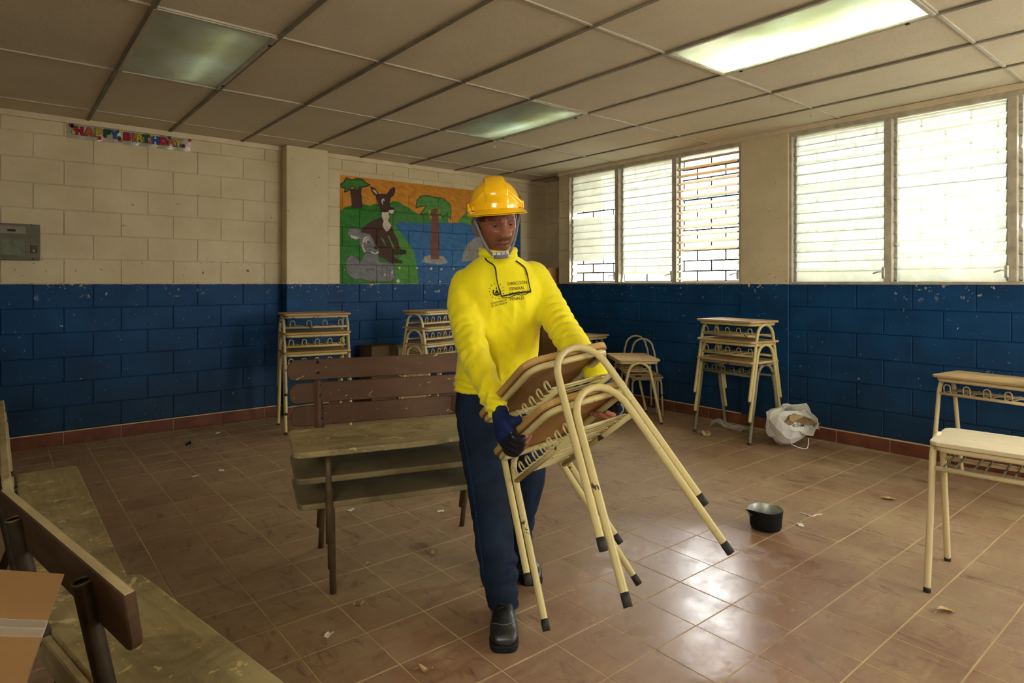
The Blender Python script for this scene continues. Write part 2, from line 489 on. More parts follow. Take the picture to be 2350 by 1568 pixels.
# ---- skirting tiles
def skirt(name, org, ang, u0, u1, off):
    root = empty(name); tag(root, kind='structure')
    cache = {}
    u = off
    while u > u0: u -= 0.4
    while u < u1:
        a, b = max(u, u0), min(u + 0.4, u1)
        if b - a > 0.01:
            k = round(b - a, 3)
            if k not in cache:
                cache[k] = box_me('skirting_tile', 0.002, (b - a) - 0.002, -0.024, -0.006, 0, 0.098, 0.003); cache[k].materials.append(M['skirt'])
            o = obj('skirting_tile', cache[k], None, root, (org[0] + math.cos(ang) * a, org[1] + math.sin(ang) * a, 0), (0, 0, ang))
        u += 0.4
    gr = obj('grout_bed', box_me('grout_bed', u0, u1, -0.019, -0.004, 0, 0.106), M['grout'], root, (org[0], org[1], 0), (0, 0, ang))
skirt('baseboard_back', (0, YA), 0.0, -0.4, PIL[0], 0.04)
skirt('baseboard_back.001', (0, 6.13), 0.0, PIL[0], PIL[1], 2.25)
skirt('baseboard_back.002', (0, YA), 0.0, PIL[1], XR, 0.04)
skirt('baseboard_right', (XB - 0.0, 0), -math.pi / 2, -YE, 0.2, 0.1)
# ---- ceiling
ce = obj('ceiling', box_me('ceiling', XL, XR + 0.1, YF, YA, CZ + 0.12, CZ + 0.2), M['ceil']); tag(ce, kind='structure')
cxs = [0.602 + 0.61 * k for k in range(-4, 10)]; cys = [3.48 + 1.2 * k for k in range(-6, 4)]
cxs = [XL] + [x for x in cxs if XL + 0.05 < x < XR - 0.05] + [XR]
cys = [YF] + [y for y in cys if YF + 0.05 < y < YA - 0.05] + [YA]
LIGHTS = [(0.602, 3.48), (3.042, 3.48), (3.042, 1.08)]
islight = lambda x, y: any(abs(x - a) < 0.05 and abs(y - b) < 0.05 for a, b in LIGHTS)
pc = {}
for i in range(len(cxs) - 1):
    for j in range(len(cys) - 1):
        if islight(cxs[i], cys[j]): continue
        w, d = cxs[i + 1] - cxs[i], cys[j + 1] - cys[j]
        k = (round(w, 3), round(d, 3))
        if k not in pc:
            pc[k] = box_me('ceiling_panel', 0.003, w - 0.003, 0.003, d - 0.003, 0.0, 0.014, 0.003); pc[k].materials.append(M['ceil'])
        obj('ceiling_panel', pc[k], None, ce, (cxs[i], cys[j], CZ + 0.002 + rnd.uniform(0, .003)), (rnd.uniform(-.002, .002), rnd.uniform(-.003, .003), 0))
for x in cxs[1:-1]:
    obj('ceiling_bar', box_me('ceiling_bar', x - 0.013, x + 0.013, YF, YA, CZ - 0.006, CZ + 0.012, 0.001), M['tbar'], ce)
for y in cys[1:-1]:
    obj('ceiling_cross_bar', box_me('ceiling_cross_bar', XL, XR, y - 0.009, y + 0.009, CZ - 0.0045, CZ + 0.012, 0.001), M['tbarw'], ce)
obj('wall_angle', box_me('wall_angle', XL, XR, YA - 0.03, YA - 0.004, CZ - 0.045, CZ + 0.002, 0.002), M['trim'], ce)
obj('wall_angle', box_me('wall_angle', XB - 0.03, XB + 0.02, YF, YE, CZ - 0.042, CZ + 0.002, 0.002), M['trim'], ce)
# cobwebby paper scraps hanging from the bars
# ---- light panels
t = NT('prismatic_diffuser'); p = t.oco(); t.n.remove(t.b)
dt = t.ramp(t.noise(2.0, 4, 0.6, p), 0.35, 0.75)
tl = t.node('ShaderNodeBsdfTranslucent'); t.link(t.mix(dt, (0.80, 0.84, 0.74), (0.50, 0.46, 0.26)), tl.inputs['Color'])
df = t.node('ShaderNodeBsdfDiffuse'); t.link(t.mix(dt, (0.46, 0.47, 0.38), (0.34, 0.31, 0.19)), df.inputs['Color'])
gs = t.node('ShaderNodeBsdfGlossy', i_Roughness=0.22)
m1 = t.node('ShaderNodeMixShader'); m2 = t.node('ShaderNodeMixShader'); lw = t.node('ShaderNodeFresnel', i_IOR=1.5)
m1.inputs[0].default_value = 0.5; t.link(tl.outputs[0], m1.inputs[1]); t.link(df.outputs[0], m1.inputs[2])
t.link(lw.outputs[0], m2.inputs[0]); t.link(m1.outputs[0], m2.inputs[1]); t.link(gs.outputs[0], m2.inputs[2])
t.link(m2.outputs[0], t.n['Material Output'].inputs['Surface'])
M['diff'] = t.m
M['reflector'] = simple('white_reflector', (0.75, 0.74, 0.68), 0.4, 0, 0.05, 4)
for k, (x, y) in enumerate(LIGHTS):
    lab = ['recessed ceiling light panel over the birthday banner side of the room', 'recessed ceiling light panel above the mural and the man', 'brightest recessed ceiling light panel at top right'][k]
    r = empty('ceiling_light', (x + 0.305, y + 0.6, CZ)); tag(r, lab, 'ceiling light', 'recessed ceiling light panels')
    w, d = 0.58, 1.172
    fr = merge('panel_frame', [box_me('a', -w / 2, w / 2, sy * d / 2 - 0.012, sy * d / 2 + 0.012, -0.010, 0.012, 0.002) for sy in (-1, 1)] + [box_me('a', sx * w / 2 - 0.012, sx * w / 2 + 0.012, -d / 2, d / 2, -0.010, 0.012, 0.002) for sx in (-1, 1)])
    obj('panel_frame', fr, M['tbarw'], r)
    obj('diffuser', box_me('diffuser', -w / 2 + .008, w / 2 - .008, -d / 2 + .008, d / 2 - .008, 0.0, 0.003), M['diff'], r)
    hz = 0.11
    obj('housing', merge('housing', [box_me('a', -w / 2, w / 2, -d / 2, d / 2, hz, hz + 0.006), box_me('a', -w / 2, w / 2, -d / 2 - .004, -d / 2, 0.004, hz), box_me('a', -w / 2, w / 2, d / 2, d / 2 + .004, 0.004, hz), box_me('a', -w / 2 - .004, -w / 2, -d / 2, d / 2, 0.004, hz), box_me('a', w / 2, w / 2 + .004, -d / 2, d / 2, 0.004, hz)]), M['reflector'], r)
    te = NT('fluorescent_tube'); te.color((0.9, 0.95, 0.93)); te.b.inputs['Emission Color'].default_value = (0.86, 1.0, 0.95, 1); te.b.inputs['Emission Strength'].default_value = (1.0, 3.2, 17.0)[k]
    for q, xx in enumerate(((0.09,), (0.16,), (0.08, 0.20))[k]):
        obj('tube_lamp', tube('tube_lamp', [(xx, -d / 2 + 0.06, 0.055), (xx, d / 2 - 0.06, 0.055)], 0.016, 10), te.m, r)
    for sy in (-0.8, 0.8):
        obj('latch', box_me('latch', w / 2 - 0.004, w / 2 + 0.014, sy * d / 2 - 0.01, sy * d / 2 + 0.01, -0.016, -0.008, 0.002), M['bars'], r)
# ---- windows
slat_cache = {}
def slat(w, ang, mat, key):
    k = (round(w, 3), key)
    if k not in slat_cache:
        slat_cache[k] = box_me('louver', -0.0015, 0.0015, -w / 2, w / 2, -0.0462, 0.0462); slat_cache[k].materials.append(mat)
    return slat_cache[k]
def window(n, y0, y1, divs, modes):
    root = empty('window_%d' % n, (XB, (y0 + y1) / 2, SILL)); tag(root, kind='structure')
    Y = lambda y: y - (y0 + y1) / 2
    H = WTOP - SILL
    a, b = Y(y0), Y(y1)
    obj('window_sill', box_me('window_sill', -0.02, 0.14, a, b, -0.002, 0.022, 0.003), M['frame'], root)
    obj('window_head', box_me('window_head', -0.014, 0.12, a, b, H - 0.03, H + 0.02, 0.003), M['frame'], root)
    for y in (a + 0.012, b - 0.012):
        obj('window_jamb', box_me('window_jamb', -0.014, 0.12, y - 0.014, y + 0.014, 0.02, H - 0.03, 0.002), M['frame'], root)
    for y in divs[1:-1]:
        obj('mullion', box_me('mullion', -0.024, 0.06, Y(y) - 0.027, Y(y) + 0.027, 0.02, H - 0.03, 0.003), M['frame'], root)
    for s in range(len(divs) - 1):
        ya, yb = Y(divs[s + 1]) + 0.042, Y(divs[s]) - 0.042
        mode, missing, ns = modes[s]
        pitch = (H - 0.06) / ns
        cl = []
        for k in range(ns):
            zc = H - 0.035 - pitch * (k + 0.5)
            open_ = mode == 'open'
            tilt = math.radians(62) if open_ else math.radians(10)
            # clip holding the slat at both sides
            for y in (ya - 0.006, yb + 0.006):
                cl.append((y, zc, tilt))
            if k in missing: continue
            me = slat(yb - ya + 0.012, 0, M['slatwood'] if open_ else M['frost'], mode)
            o = obj('louver', me, None, root, (0.035, (ya + yb) / 2, zc), (0, tilt + rnd.uniform(-.03, .03), rnd.uniform(-.004, .004)))
        ms = []
        for y, zc, tilt in cl:
            c_, s_ = math.cos(tilt), math.sin(tilt)
            q = box_me('a', -0.006, 0.006, y - 0.008, y + 0.008, -0.04, 0.04)
            q.transform(Matrix.Translation((0.035, 0, zc)) @ Matrix.Rotation(tilt + 0.18, 4, 'Y')); ms.append(q)
        for y in (ya - 0.012, yb + 0.012):
            ms.append(box_me('a', 0.030, 0.055, y - 0.016, y + 0.010 if y < 0.5 * (ya + yb) else y + 0.016, 0.02, H - 0.03))
        obj('clip_rail', merge('clip_rail', ms), M['alu'], root)
        # operator handle low on the near jamb
        ym = ya - 0.012
        hd = merge('operator_handle', [box_me('a', -0.035, 0.0, ym - 0.012, ym + 0.012, 0.045, 0.135, 0.006), tube('a', [(-0.03, ym, 0.10), (-0.05, ym + 0.03, 0.098), (-0.055, ym + 0.065, 0.085)], 0.006, 6)])
        obj('operator_handle', hd, M['alu'], root)
    # security grille outside, brick pattern of thin iron bars
    ms = []; xg = 0.15; dz = 0.104; nz = int(H / dz)
    for k in range(nz + 1):
        z = 0.03 + k * dz
        ms.append(box_me('a', xg - 0.005, xg + 0.005, a, b, z - 0.007, z + 0.007))
        y = a + (0.10 if k % 2 else 0.26)
        while y < b and k < nz:
            ms.append(box_me('a', xg - 0.004, xg + 0.004, y - 0.007, y + 0.007, z, z + dz)); y += 0.32
    obj('security_grille', merge('security_grille', ms), M['bars'], root)
    return root
window(1, *WINS[0], [('closed', {5, 12, 13, 14}, 15), ('closed', {14}, 15), ('open', {13, 14, 15, 16}, 17)])
window(2, *WINS[1], [('closed', set(), 15), ('closed', set(), 14), ('closed', {3, 9}, 14)])
window(3, *UNSEEN[0], [('open', set(range(15)), 15)] * 3)
for a_, b_ in holes_y: portal(XB + 0.2, a_, b_, SILL, WTOP)
# ---- outside
M['yard'] = simple('yard_concrete', (0.74, 0.70, 0.60), 0.9, 0, 0.15, 0.8)
M['peach'] = simple('peach_render', (0.78, 0.55, 0.36), 0.9, 0, 0.15, 1.5)
M['bluepole'] = simple('blue_pole_paint', (0.10, 0.28, 0.60), 0.5, 0, 0.1, 5)
tag(obj('ground', box_me('yard', -25, 30, -25, 30, -0.4, -0.15), M['yard']), kind='structure')
# ================================================================== materials of the furniture
def paint_metal(name, c, chipc=(0.06, 0.04, 0.03), amount=0.70, rough=0.32, scale=9.0):
    t = NT(name); p = t.ocr()
    f = t.noise(5, 4, 0.6, p)
    base = t.mix(t.ramp(f, 0.3, 0.75), tuple(x * 0.86 for x in c), c)
    ch = t.ramp(t.noise(scale, 5, 0.62, p, 0.4), amount, amount + 0.012)
    sp = t.ramp(t.noise(70, 2, 0.5, p), 0.72, 0.76, 0, 0.6)
    t.color(t.mix(t.math('MAXIMUM', ch, sp), base, chipc)); t.rough(rough)
    return t.m
def wood(name, c0, c1, rough=0.55, sx=1.2, sy=14.0, chip=None, chip_at=0.68, grime_shade=None):
    t = NT(name); p = t.ocr()
    g = t.noise(3.0, 6, 0.62, t.scalevec(p, (sx, sy, sy)), 0.6)
    c = t.mix(t.ramp(g, 0.3, 0.72), c0, c1)
    b = t.noise(2.2, 5, 0.65, p)
    c = t.mix(t.ramp(b, 0.35, 0.75, 0, 0.55), c, tuple(x * 0.55 for x in c0)); t.b.inputs['Specular IOR Level'].default_value = 0.3
    if grime_shade: c = t.mix(t.ramp(t.noise(5, 5, 0.7, p, 0.8), 0.48, 0.7, 0, 0.7), c, grime_shade)
    if chip:
        k = t.ramp(t.noise(13, 6, 0.66, t.scalevec(p, (1, 1, 1.4)), 1.2), chip_at, chip_at + 0.015)
        k2 = t.ramp(t.noise(42, 3, 0.6, p, 0.5), 0.70, 0.72)
        c = t.mix(t.math('MAXIMUM', k, k2), c, chip)
    t.color(c); t.rough(rough); t.bump(g, 0.15, 0.003)
    return t.m
M['dpaint'] = paint_metal('cream_yellow_tube', (0.56, 0.45, 0.18), amount=0.665)
M['dpaintc'] = paint_metal('chipped_cream_yellow_tube', (0.56, 0.46, 0.19), amount=0.66, scale=13.0)
M['dpaint2'] = paint_metal('pale_cream_tube', (0.64, 0.52, 0.27), amount=0.69)
M['dpaint3'] = paint_metal('worn_grey_cream_tube', (0.42, 0.36, 0.21), amount=0.60, rough=0.45)
M['dpaint4'] = paint_metal('grey_green_tube', (0.20, 0.19, 0.115), amount=0.60, rough=0.5)
M['tip'] = simple('bare_leg_end', (0.035, 0.030, 0.026), 0.6, 0.2, 0.3, 40)
M['dtop'] = wood('desk_laminate', (0.46, 0.315, 0.135), (0.57, 0.41, 0.19), 0.5)
M['dtop2'] = wood('pale_desk_laminate', (0.60, 0.50, 0.29), (0.72, 0.62, 0.38), 0.45, chip=(0.33, 0.22, 0.10), chip_at=0.70)
M['dtop3'] = wood('orange_ply', (0.40, 0.235, 0.065), (0.50, 0.31, 0.095), 0.55)
M['dunder'] = wood('desk_underside_ply', (0.34, 0.165, 0.045), (0.43, 0.22, 0.07), 0.5)
M['seatw'] = wood('worn_bench_wood', (0.33, 0.26, 0.11), (0.47, 0.385, 0.19), 0.6, 1.0, 12, grime_shade=(0.10, 0.085, 0.045), chip=(0.55, 0.45, 0.22), chip_at=0.60)
M['seatd'] = wood('dark_bench_wood', (0.17, 0.13, 0.055), (0.27, 0.215, 0.105), 0.45, 1.0, 12, grime_shade=(0.08, 0.06, 0.03))
M['backp'] = wood('brown_painted_plank', (0.082, 0.037, 0.014), (0.118, 0.056, 0.022), 0.55, 1.0, 4, chip=(0.40, 0.29, 0.15), chip_at=0.66)
M['backy'] = wood('olive_worn_plank', (0.36, 0.29, 0.14), (0.50, 0.40, 0.21), 0.55, 1.0, 10, grime_shade=(0.17, 0.12, 0.055))
M['backdk'] = wood('dark_brown_plank', (0.075, 0.040, 0.018), (0.12, 0.066, 0.03), 0.5, 1.0, 6)
t = NT('dusty_dark_plank'); p = t.oco(); nn = t.sep(t.node('ShaderNodeNewGeometry').outputs['Normal'])
dk = t.mix(t.ramp(t.noise(3, 5, 0.6, t.scalevec(p, (1, 8, 8))), 0.3, 0.7), (0.045, 0.024, 0.010), (0.085, 0.046, 0.020))
t.color(t.mix(t.math('MULTIPLY', t.ramp(nn[2], 0.6, 0.9), t.ramp(t.noise(7, 4, 0.6, p), 0.3, 0.7, 0.7, 1)), dk, (0.46, 0.37, 0.19))); t.rough(0.6); M['backdust'] = t.m
M['blackp0'] = simple('hollow_shade', (0.006, 0.005, 0.004), 0.8)
M['brtube'] = simple('brown_tube', (0.105, 0.070, 0.032), 0.45, 0.1, 0.35, 20)
M['brtube2'] = simple('dark_tube', (0.040, 0.028, 0.016), 0.45, 0.2, 0.35, 20)
M['bolt'] = simple('dark_bolt', (0.04, 0.03, 0.025), 0.4, 0.6, 0.2, 30)
def cardboard(name, c):
    t = NT(name); p = t.oco()
    t.color(t.mix(t.ramp(t.noise(4, 4, 0.6, p), 0.3, 0.7), tuple(x * 0.8 for x in c), c)); t.rough(0.75); return t.m
M['card'] = cardboard('brown_cardboard', (0.27, 0.145, 0.05)); M['card2'] = cardboard('tan_cardboard', (0.44, 0.31, 0.155)); M['card3'] = cardboard('dark_cardboard', (0.13, 0.08, 0.038))
t = NT('clear_tape'); t.color((0.55, 0.50, 0.38)); t.rough(0.08); t.b.inputs['Alpha'].default_value = 0.35; M['tape'] = t.m

# ================================================================== tube-framed school desk
def make_desk(H=0.665, W=0.56, Dt=0.37, Df=0.42, tubem='dpaint', top='dtop', edge=None, arch_out=0.0, apex=None, hoop=-1, loops=5, hh=0.045, hw=0.019, wr=0.0042, tip=0.018, r=0.0135, corner=0.035, thick=0.017, over=0.03, wire=None, scale_in=0.105):
    root = empty('school_desk')
    tm = M[tubem]; wm = M[wire] if wire else tm
    apex = H - 0.030 if apex is None else apex
    obj('tabletop', plate('tabletop', rrect(W + over, Dt, corner, 4), H - thick, H, 0.003), M[top], root)
    under = obj('underside', plate('underside', rrect(W + over - 0.01, Dt - 0.01, corner, 4), H - thick - 0.0015, H - thick + 0.0002), M['dunder'], root)
    zr = H - thick - 0.001 - r
    ring = fillet([(-W / 2 + .012, -Dt / 2 + .02, zr), (W / 2 - .012, -Dt / 2 + .02, zr), (W / 2 - .012, Dt / 2 - .02, zr), (-W / 2 + .012, Dt / 2 - .02, zr)], 0.05, 4, True)
    obj('top_frame', tube('top_frame', ring, r * 0.92, 8, True), tm, root)
    for s in (-1, 1):
        xa = s * (W / 2 + arch_out); sp = scale_in
        pts = [(xa, -Df / 2, 0.0), (xa, -sp - 0.006, apex - 0.12)]
        n = 10
        for k in range(1, n):
            a = math.pi * k / n
            pts.append((xa, -sp * math.cos(a), apex - 0.105 + 0.105 * math.sin(a)))
        pts += [(xa, sp + 0.006, apex - 0.12), (xa, Df / 2, 0.0)]
        pts = [pts[0]] + [tuple(Vector(pts[0]).lerp(Vector(pts[1]), f)) for f in (0.06,)] + pts[1:-1] + [tuple(Vector(pts[-1]).lerp(Vector(pts[-2]), 0.06))] + [pts[-1]]
        lf = obj('leg_frame', tube('leg_frame', pts, r, 10), tm, root)
        for sy in (0, -1):
            a, b = Vector(pts[sy]), Vector(pts[1 if sy == 0 else -2])
            e = a + (b - a).normalized() * tip
            obj('leg_end', tube('leg_end', [a - (b - a).normalized() * 0.004, a.lerp(e, .5), e], [r * 1.06, r * 1.08, r * 1.02], 10), M['tip'], lf)
    zs = H - 0.128
    f = (apex - 0.12 - zs) / (apex - 0.12)
    ys = (sp + 0.006) + (Df / 2 - sp - 0.006) * f
    for sy in (-1, 1):
        obj('shelf_rail', tube('shelf_rail', [(-W / 2 - arch_out, sy * ys, zs), (W / 2 + arch_out, sy * ys, zs)], r * 0.8, 8), tm, root)
    for k in range(loops):
        xc = -W / 2 + W * (k + 0.5) / loops; yf = hoop * (ys + 0.012)
        pts = [(xc - hw, -hoop * ys, zs + 0.012), (xc - hw, yf, zs + 0.012), (xc - hw, yf + hoop * 0.004, zs + hh)]
        pts += [(xc - hw * math.cos(math.pi * q / 6), yf + hoop * 0.004, zs + hh + hw * math.sin(math.pi * q / 6)) for q in range(1, 6)]
        pts += [(xc + hw, yf + hoop * 0.004, zs + hh), (xc + hw, yf, zs + 0.012), (xc + hw, -hoop * ys, zs + 0.012)]
        obj('shelf_wire', tube('shelf_wire', pts, wr, 6), wm, root)
    return root
def place(o, x, y, ang, z=0.0):
    o.location = (x, y, z); o.rotation_euler = (0, 0, math.radians(ang)); return o
def stack(x, y, ang, H, dz, specs, jit=0.4):
    for k, (kw, lab) in enumerate(specs):
        d = make_desk(H=H, **kw)
        place(d, x + rnd.uniform(-.004, .004), y + rnd.uniform(-.004, .004), ang + rnd.uniform(-jit, jit), k * dz)
        tag(d, lab, 'desk', 'tube-framed school desks')
stack(4.96, 2.967, -96.4, 0.665, 0.166, [
    (dict(tubem='dpaint4', top='dtop', loops=6), 'grey-green lowest desk of the stack under the window pier'),
    (dict(tubem='dpaint', top='dtop', loops=5), 'middle cream-yellow desk of the stack under the window pier'),
    (dict(tubem='dpaint', top='dtop', loops=5), 'topmost cream-yellow desk of the stack under the window pier')])
stack(2.267, 5.606, -10.7, 0.705, 0.168, [
    (dict(tubem='dpaint', top='dtop3', loops=5), 'lowest desk of the stack against the back-wall pilaster'),
    (dict(tubem='dpaint', top='dtop3', loops=5), 'middle yellow desk of the stack against the back-wall pilaster'),
    (dict(tubem='dpaint3', top='dtop3', loops=4), 'topmost desk with worn grey frame, stack against the back-wall pilaster')])
stack(3.58, 5.645, 15.0, 0.70, 0.164, [
    (dict(tubem='dpaint2', top='dtop', loops=6), 'lowest desk of the stack under the mural, behind the bench'),
    (dict(tubem='dpaint2', top='dtop', loops=6), 'middle desk of the stack under the mural'),
    (dict(tubem='dpaint2', top='dtop', loops=6), 'topmost desk of the stack under the mural')])
d = place(make_desk(H=0.71, tubem='dpaint2', top='dtop', loops=5), 4.904, 1.131, -98); tag(d, 'single cream desk standing against the window wall at right edge', 'desk', 'tube-framed school desks')
d = place(make_desk(H=0.635, W=0.60, Dt=0.38, tubem='dpaint2', top='dtop2', arch_out=0.012, apex=0.632, hoop=1, loops=6, wire='dpaint4', corner=0.05), 3.30, 0.655, -84); tag(d, 'nearest desk at right edge with pale chipped white top', 'desk', 'tube-framed school desks')
d = place(make_desk(H=0.60, W=0.56, Dt=0.40, tubem='dpaint', top='dtop', arch_out=0.0, loops=4), 4.791, 3.98, 53); tag(d, 'low desk seen end-on in the far corner beside hoop-backed chairs', 'desk', 'tube-framed school desks')
d = place(make_desk(H=0.745, tubem='dpaint2', top='dtop', loops=5), 4.93, 4.80, 10); tag(d, 'desk half hidden behind the man near the cardboard boxes', 'desk', 'tube-framed school desks')
# the two desks the man carries, nested and tilted
RC = Matrix(((-0.193, 0.981, -0.031), (-0.820, -0.144, 0.554), (0.538, 0.133, 0.832)))
def rot_clean(m):
    q = m.to_quaternion(); q.normalize(); return q.to_matrix()
RC = rot_clean(RC)
CS = 0.96                                    # the carried desks are a slightly smaller size
CARRY0 = Vector((1.682 * CS, 1.390 * CS, CAMH + (0.256 - CAMH) * CS))
def carry(off, kw, lab):
    d = make_desk(**kw); d.rotation_mode = 'QUATERNION'; d.rotation_quaternion = RC.to_quaternion()
    d.location = CARRY0 + RC @ Vector(off); tag(d, lab, 'desk', 'desks carried by the man'); return d
KW = dict(H=0.652 * CS, W=0.567 * CS - 0.040, Dt=0.385 * CS, Df=0.44 * CS, thick=0.021, over=0.004, tubem='dpaintc', top='dtop3', arch_out=0.020, apex=0.645 * CS, hoop=-1, loops=8, hh=0.032, hw=0.0125, wr=0.0038, tip=0.034, r=0.0128, corner=0.06)
carry((0, 0, 0), KW, 'lower of the two tilted desks the man carries')
carry((-0.004, 0.002, 0.161 * CS), KW, 'upper of the two tilted desks the man carries')

# ================================================================== hoop-backed chairs
def make_chair():
    root = empty('small_chair'); tm = M['dpaint3']
    obj('seat', plate('seat', rrect(0.33, 0.31, 0.04, 4), 0.365, 0.378, 0.003), M['dtop'], root)
    pts = [(-0.16, 0.2, 0), (-0.145, 0.15, 0.37), (-0.115, 0.175, 0.60)] + [(-0.105 * math.cos(math.pi * k / 8), 0.185, 0.625 + 0.105 * math.sin(math.pi * k / 8)) for k in range(9)] + [(0.115, 0.175, 0.60), (0.145, 0.15, 0.37), (0.16, 0.2, 0)]
    obj('back_hoop', tube('back_hoop', pts, 0.0105, 8), tm, root)
    obj('leg_frame', tube('leg_frame', fillet([(-0.15, -0.17, 0), (-0.14, -0.13, 0.354), (0.14, -0.13, 0.354), (0.15, -0.17, 0)], 0.04, 4), 0.0105, 8), tm, root)
    for s in (-1, 1):
        obj('side_rail', tube('side_rail', [(s * 0.14, -0.13, 0.354), (s * 0.145, 0.155, 0.354)], 0.009, 8), tm, root)
    return root
c1 = make_chair(); c1.location = (5.06, 4.12, 0.03); c1.rotation_euler = (0, 0, math.radians(-42)); tag(c1, 'hoop-backed chair in the corner behind the low desk, left hoop', 'chair', 'hoop-backed chairs')
c2 = copy_tree(c1); c2.location = (5.145, 4.385, 0.0); c2.rotation_euler = (0, 0, math.radians(-44)); tag(c2, 'hoop-backed chair nested by the window wall, right hoop', 'chair', 'hoop-backed chairs')
c2.location = (5.10, 4.07, 0.0)

# ================================================================== benches
def bench(L=1.08, D=0.36, Hs=0.40, back=0.30, ph=0.112, legx=0.385, seat='seatw', backm='backp', tube_m='brtube', post='flat', fl=0.13, second=False, r=0.0135, split=False, rc=0.03):
    """x along the bench, front is -y; origin on the floor below the middle"""
    root = empty('school_bench')
    th = 0.026
    out = rrect(L, D, 0.035, 3)
    if split:                                   # broken front edge
        out = [p for p in out]
        i = [k for k, p in enumerate(out) if p[1] < -D / 2 + 1e-4 and p[0] > 0][0]
        out[i:i] = [(0.02, -D / 2), (0.10, -D / 2 + 0.008), (0.16, -D / 2 + 0.028), (0.22, -D / 2 + 0.022), (0.30, -D / 2 + 0.014), (0.36, -D / 2)]
    obj('seat', plate('seat', out, Hs - th, Hs, 0.006, 2), M[seat], root)
    yb = D / 2 + 0.03
    o = [(-L / 2, 0), (L / 2, 0), (L / 2, ph - 0.03), (L / 2 - 0.03, ph), (-L / 2 + 0.03, ph), (-L / 2, ph - 0.03)]
    o = fillet([(a, b, 0) for a, b in o], 0.03, 3, True) if rc > 0 else fillet([(-L / 2, 0, 0), (L / 2, 0, 0), (L / 2, ph, 0), (-L / 2, ph, 0)], [0.03, 0.03, 0.004, 0.004], 4, True)
    me = plate('backrest', [(p[0], p[1]) for p in o], -0.011, 0.011, 0.003)
    me.transform(Matrix.Rotation(math.radians(90 - 8), 4, 'X'))
    pk = obj('backrest', me, M[backm], root, (0, yb + 0.01, Hs + back - ph + 0.02))
    for s in (-1, 1):
        x = s * legx
        ztop = Hs + back + (0.0 if post == 'flat' else -0.012)
        if post == 'flat':
            pts = [(x, yb - 0.002, Hs - 0.045), (x, yb + 0.022, Hs + back * 0.45), (x, yb + 0.036, ztop)]
            ps = obj('back_post', tube('back_post', pts, 0.016, 4, smooth=False, sx=0.7), M[backm if backm != 'backy' else tube_m], root)
            obj('leg_frame', tube('leg_frame', fillet([(x, -D / 2 + 0.03 - 0.035, 0), (x, -D / 2 + 0.035, Hs - 0.042), (x, yb, Hs - 0.042)], 0.05, 5), r, 10), M[tube_m], root)
        else:
            obj('leg_frame', tube('leg_frame', fillet([(x, -D / 2 - 0.01, 0), (x, -D / 2 + 0.045, Hs - 0.042), (x, yb - 0.02, Hs - 0.042), (x, yb + 0.045, ztop)], 0.05, 5), r, 12, cap=False), M[tube_m], root)
            e0, e1 = Vector((x, yb - 0.02, Hs - 0.042)), Vector((x, yb + 0.045, ztop)); dn = (e0 - e1).normalized()
            obj('tube_dark_plug', tube('tube_dark_plug', [e1 + dn * 0.004, e1 + dn * 0.035], r * 0.80, 10), M['blackp0'], root)  # dark plug stands in for the shade inside the open tube
            obj('tube_rim', tube('tube_rim', [e1 + Vector((r * 0.9 * math.cos(q), 0, 0)) + (dn.cross(Vector((1, 0, 0)))) * r * 0.9 * math.sin(q) for q in np.linspace(0, 2 * math.pi, 14, endpoint=False)], r * 0.16, 5, True), M['brtube'], root)
        obj('rear_leg', tube('rear_leg', [(x, D / 2 + 0.055, 0), (x, D / 2 - 0.06, Hs - 0.05)], r, 10), M[tube_m], root)
        for zz in (0.035, 0.085):
            bo = obj('bolt', lathe('bolt', [(0.0005, 0.006), (0.007, 0.004), (0.0085, 0), (0.0085, -0.002)], 8), M['bolt'], pk, (x, -math.sin(math.radians(8)) * (-zz) - 0.0125, zz), (math.radians(82), 0, 0))
    if second:
        obj('rear_rail', box_me('rear_rail', -L / 2, L / 2, yb - 0.03, yb - 0.008, Hs - 0.075, Hs - 0.005, 0.004), M['backy'], root)
    return root
BA = -17.0
for k, (hz, lab, kw) in enumerate([(0.0, 'lowest of the three stacked wooden benches beside the man', dict(seat='seatd', backm='backp')),
        (0.115, 'middle of the three stacked wooden benches beside the man', dict(seat='seatd', backm='backp')),
        (0.230, 'topmost stacked bench with chipped brown backrest and cracked front edge', dict(seat='seatw', backm='backp', split=True))]):
    b = bench(L=1.01, D=0.44, Hs=0.385, back=0.305, ph=0.099, legx=0.365, **kw)
    off = Vector((-0.010 * k, -0.020 * k))
    a = math.radians(BA)
    b.location = (1.521 + off.x * math.cos(a) - off.y * math.sin(a), 2.640 + off.x * math.sin(a) + off.y * math.cos(a), hz)
    b.rotation_euler = (0, 0, a); tag(b, lab, 'bench', 'stacked benches')
# bench along the left edge, runs away from the camera (front faces +X)
b = bench(L=1.62, D=0.245, Hs=0.385, back=0.35, legx=0.62, seat='seatw', backm='backy', tube_m='brtube2', post='tube', r=0.017); b.location = (0.205, 3.07, 0); b.rotation_euler = (0, 0, math.radians(90)); tag(b, 'bench at left edge pointing towards the electrical box wall', 'bench', 'benches at left')
b = bench(L=0.91, D=0.28, Hs=0.40, back=0.325, legx=0.26, ph=0.118, seat='seatw', backm='backdust', tube_m='brtube2', post='tube', second=True, r=0.019, rc=0)
b.rotation_euler = (0, 0, math.radians(90 + 10.7)); b.location = (0.300, 1.815, 0); tag(b, 'nearest bench with thick dark back plank, bottom left corner', 'bench', 'benches at left')

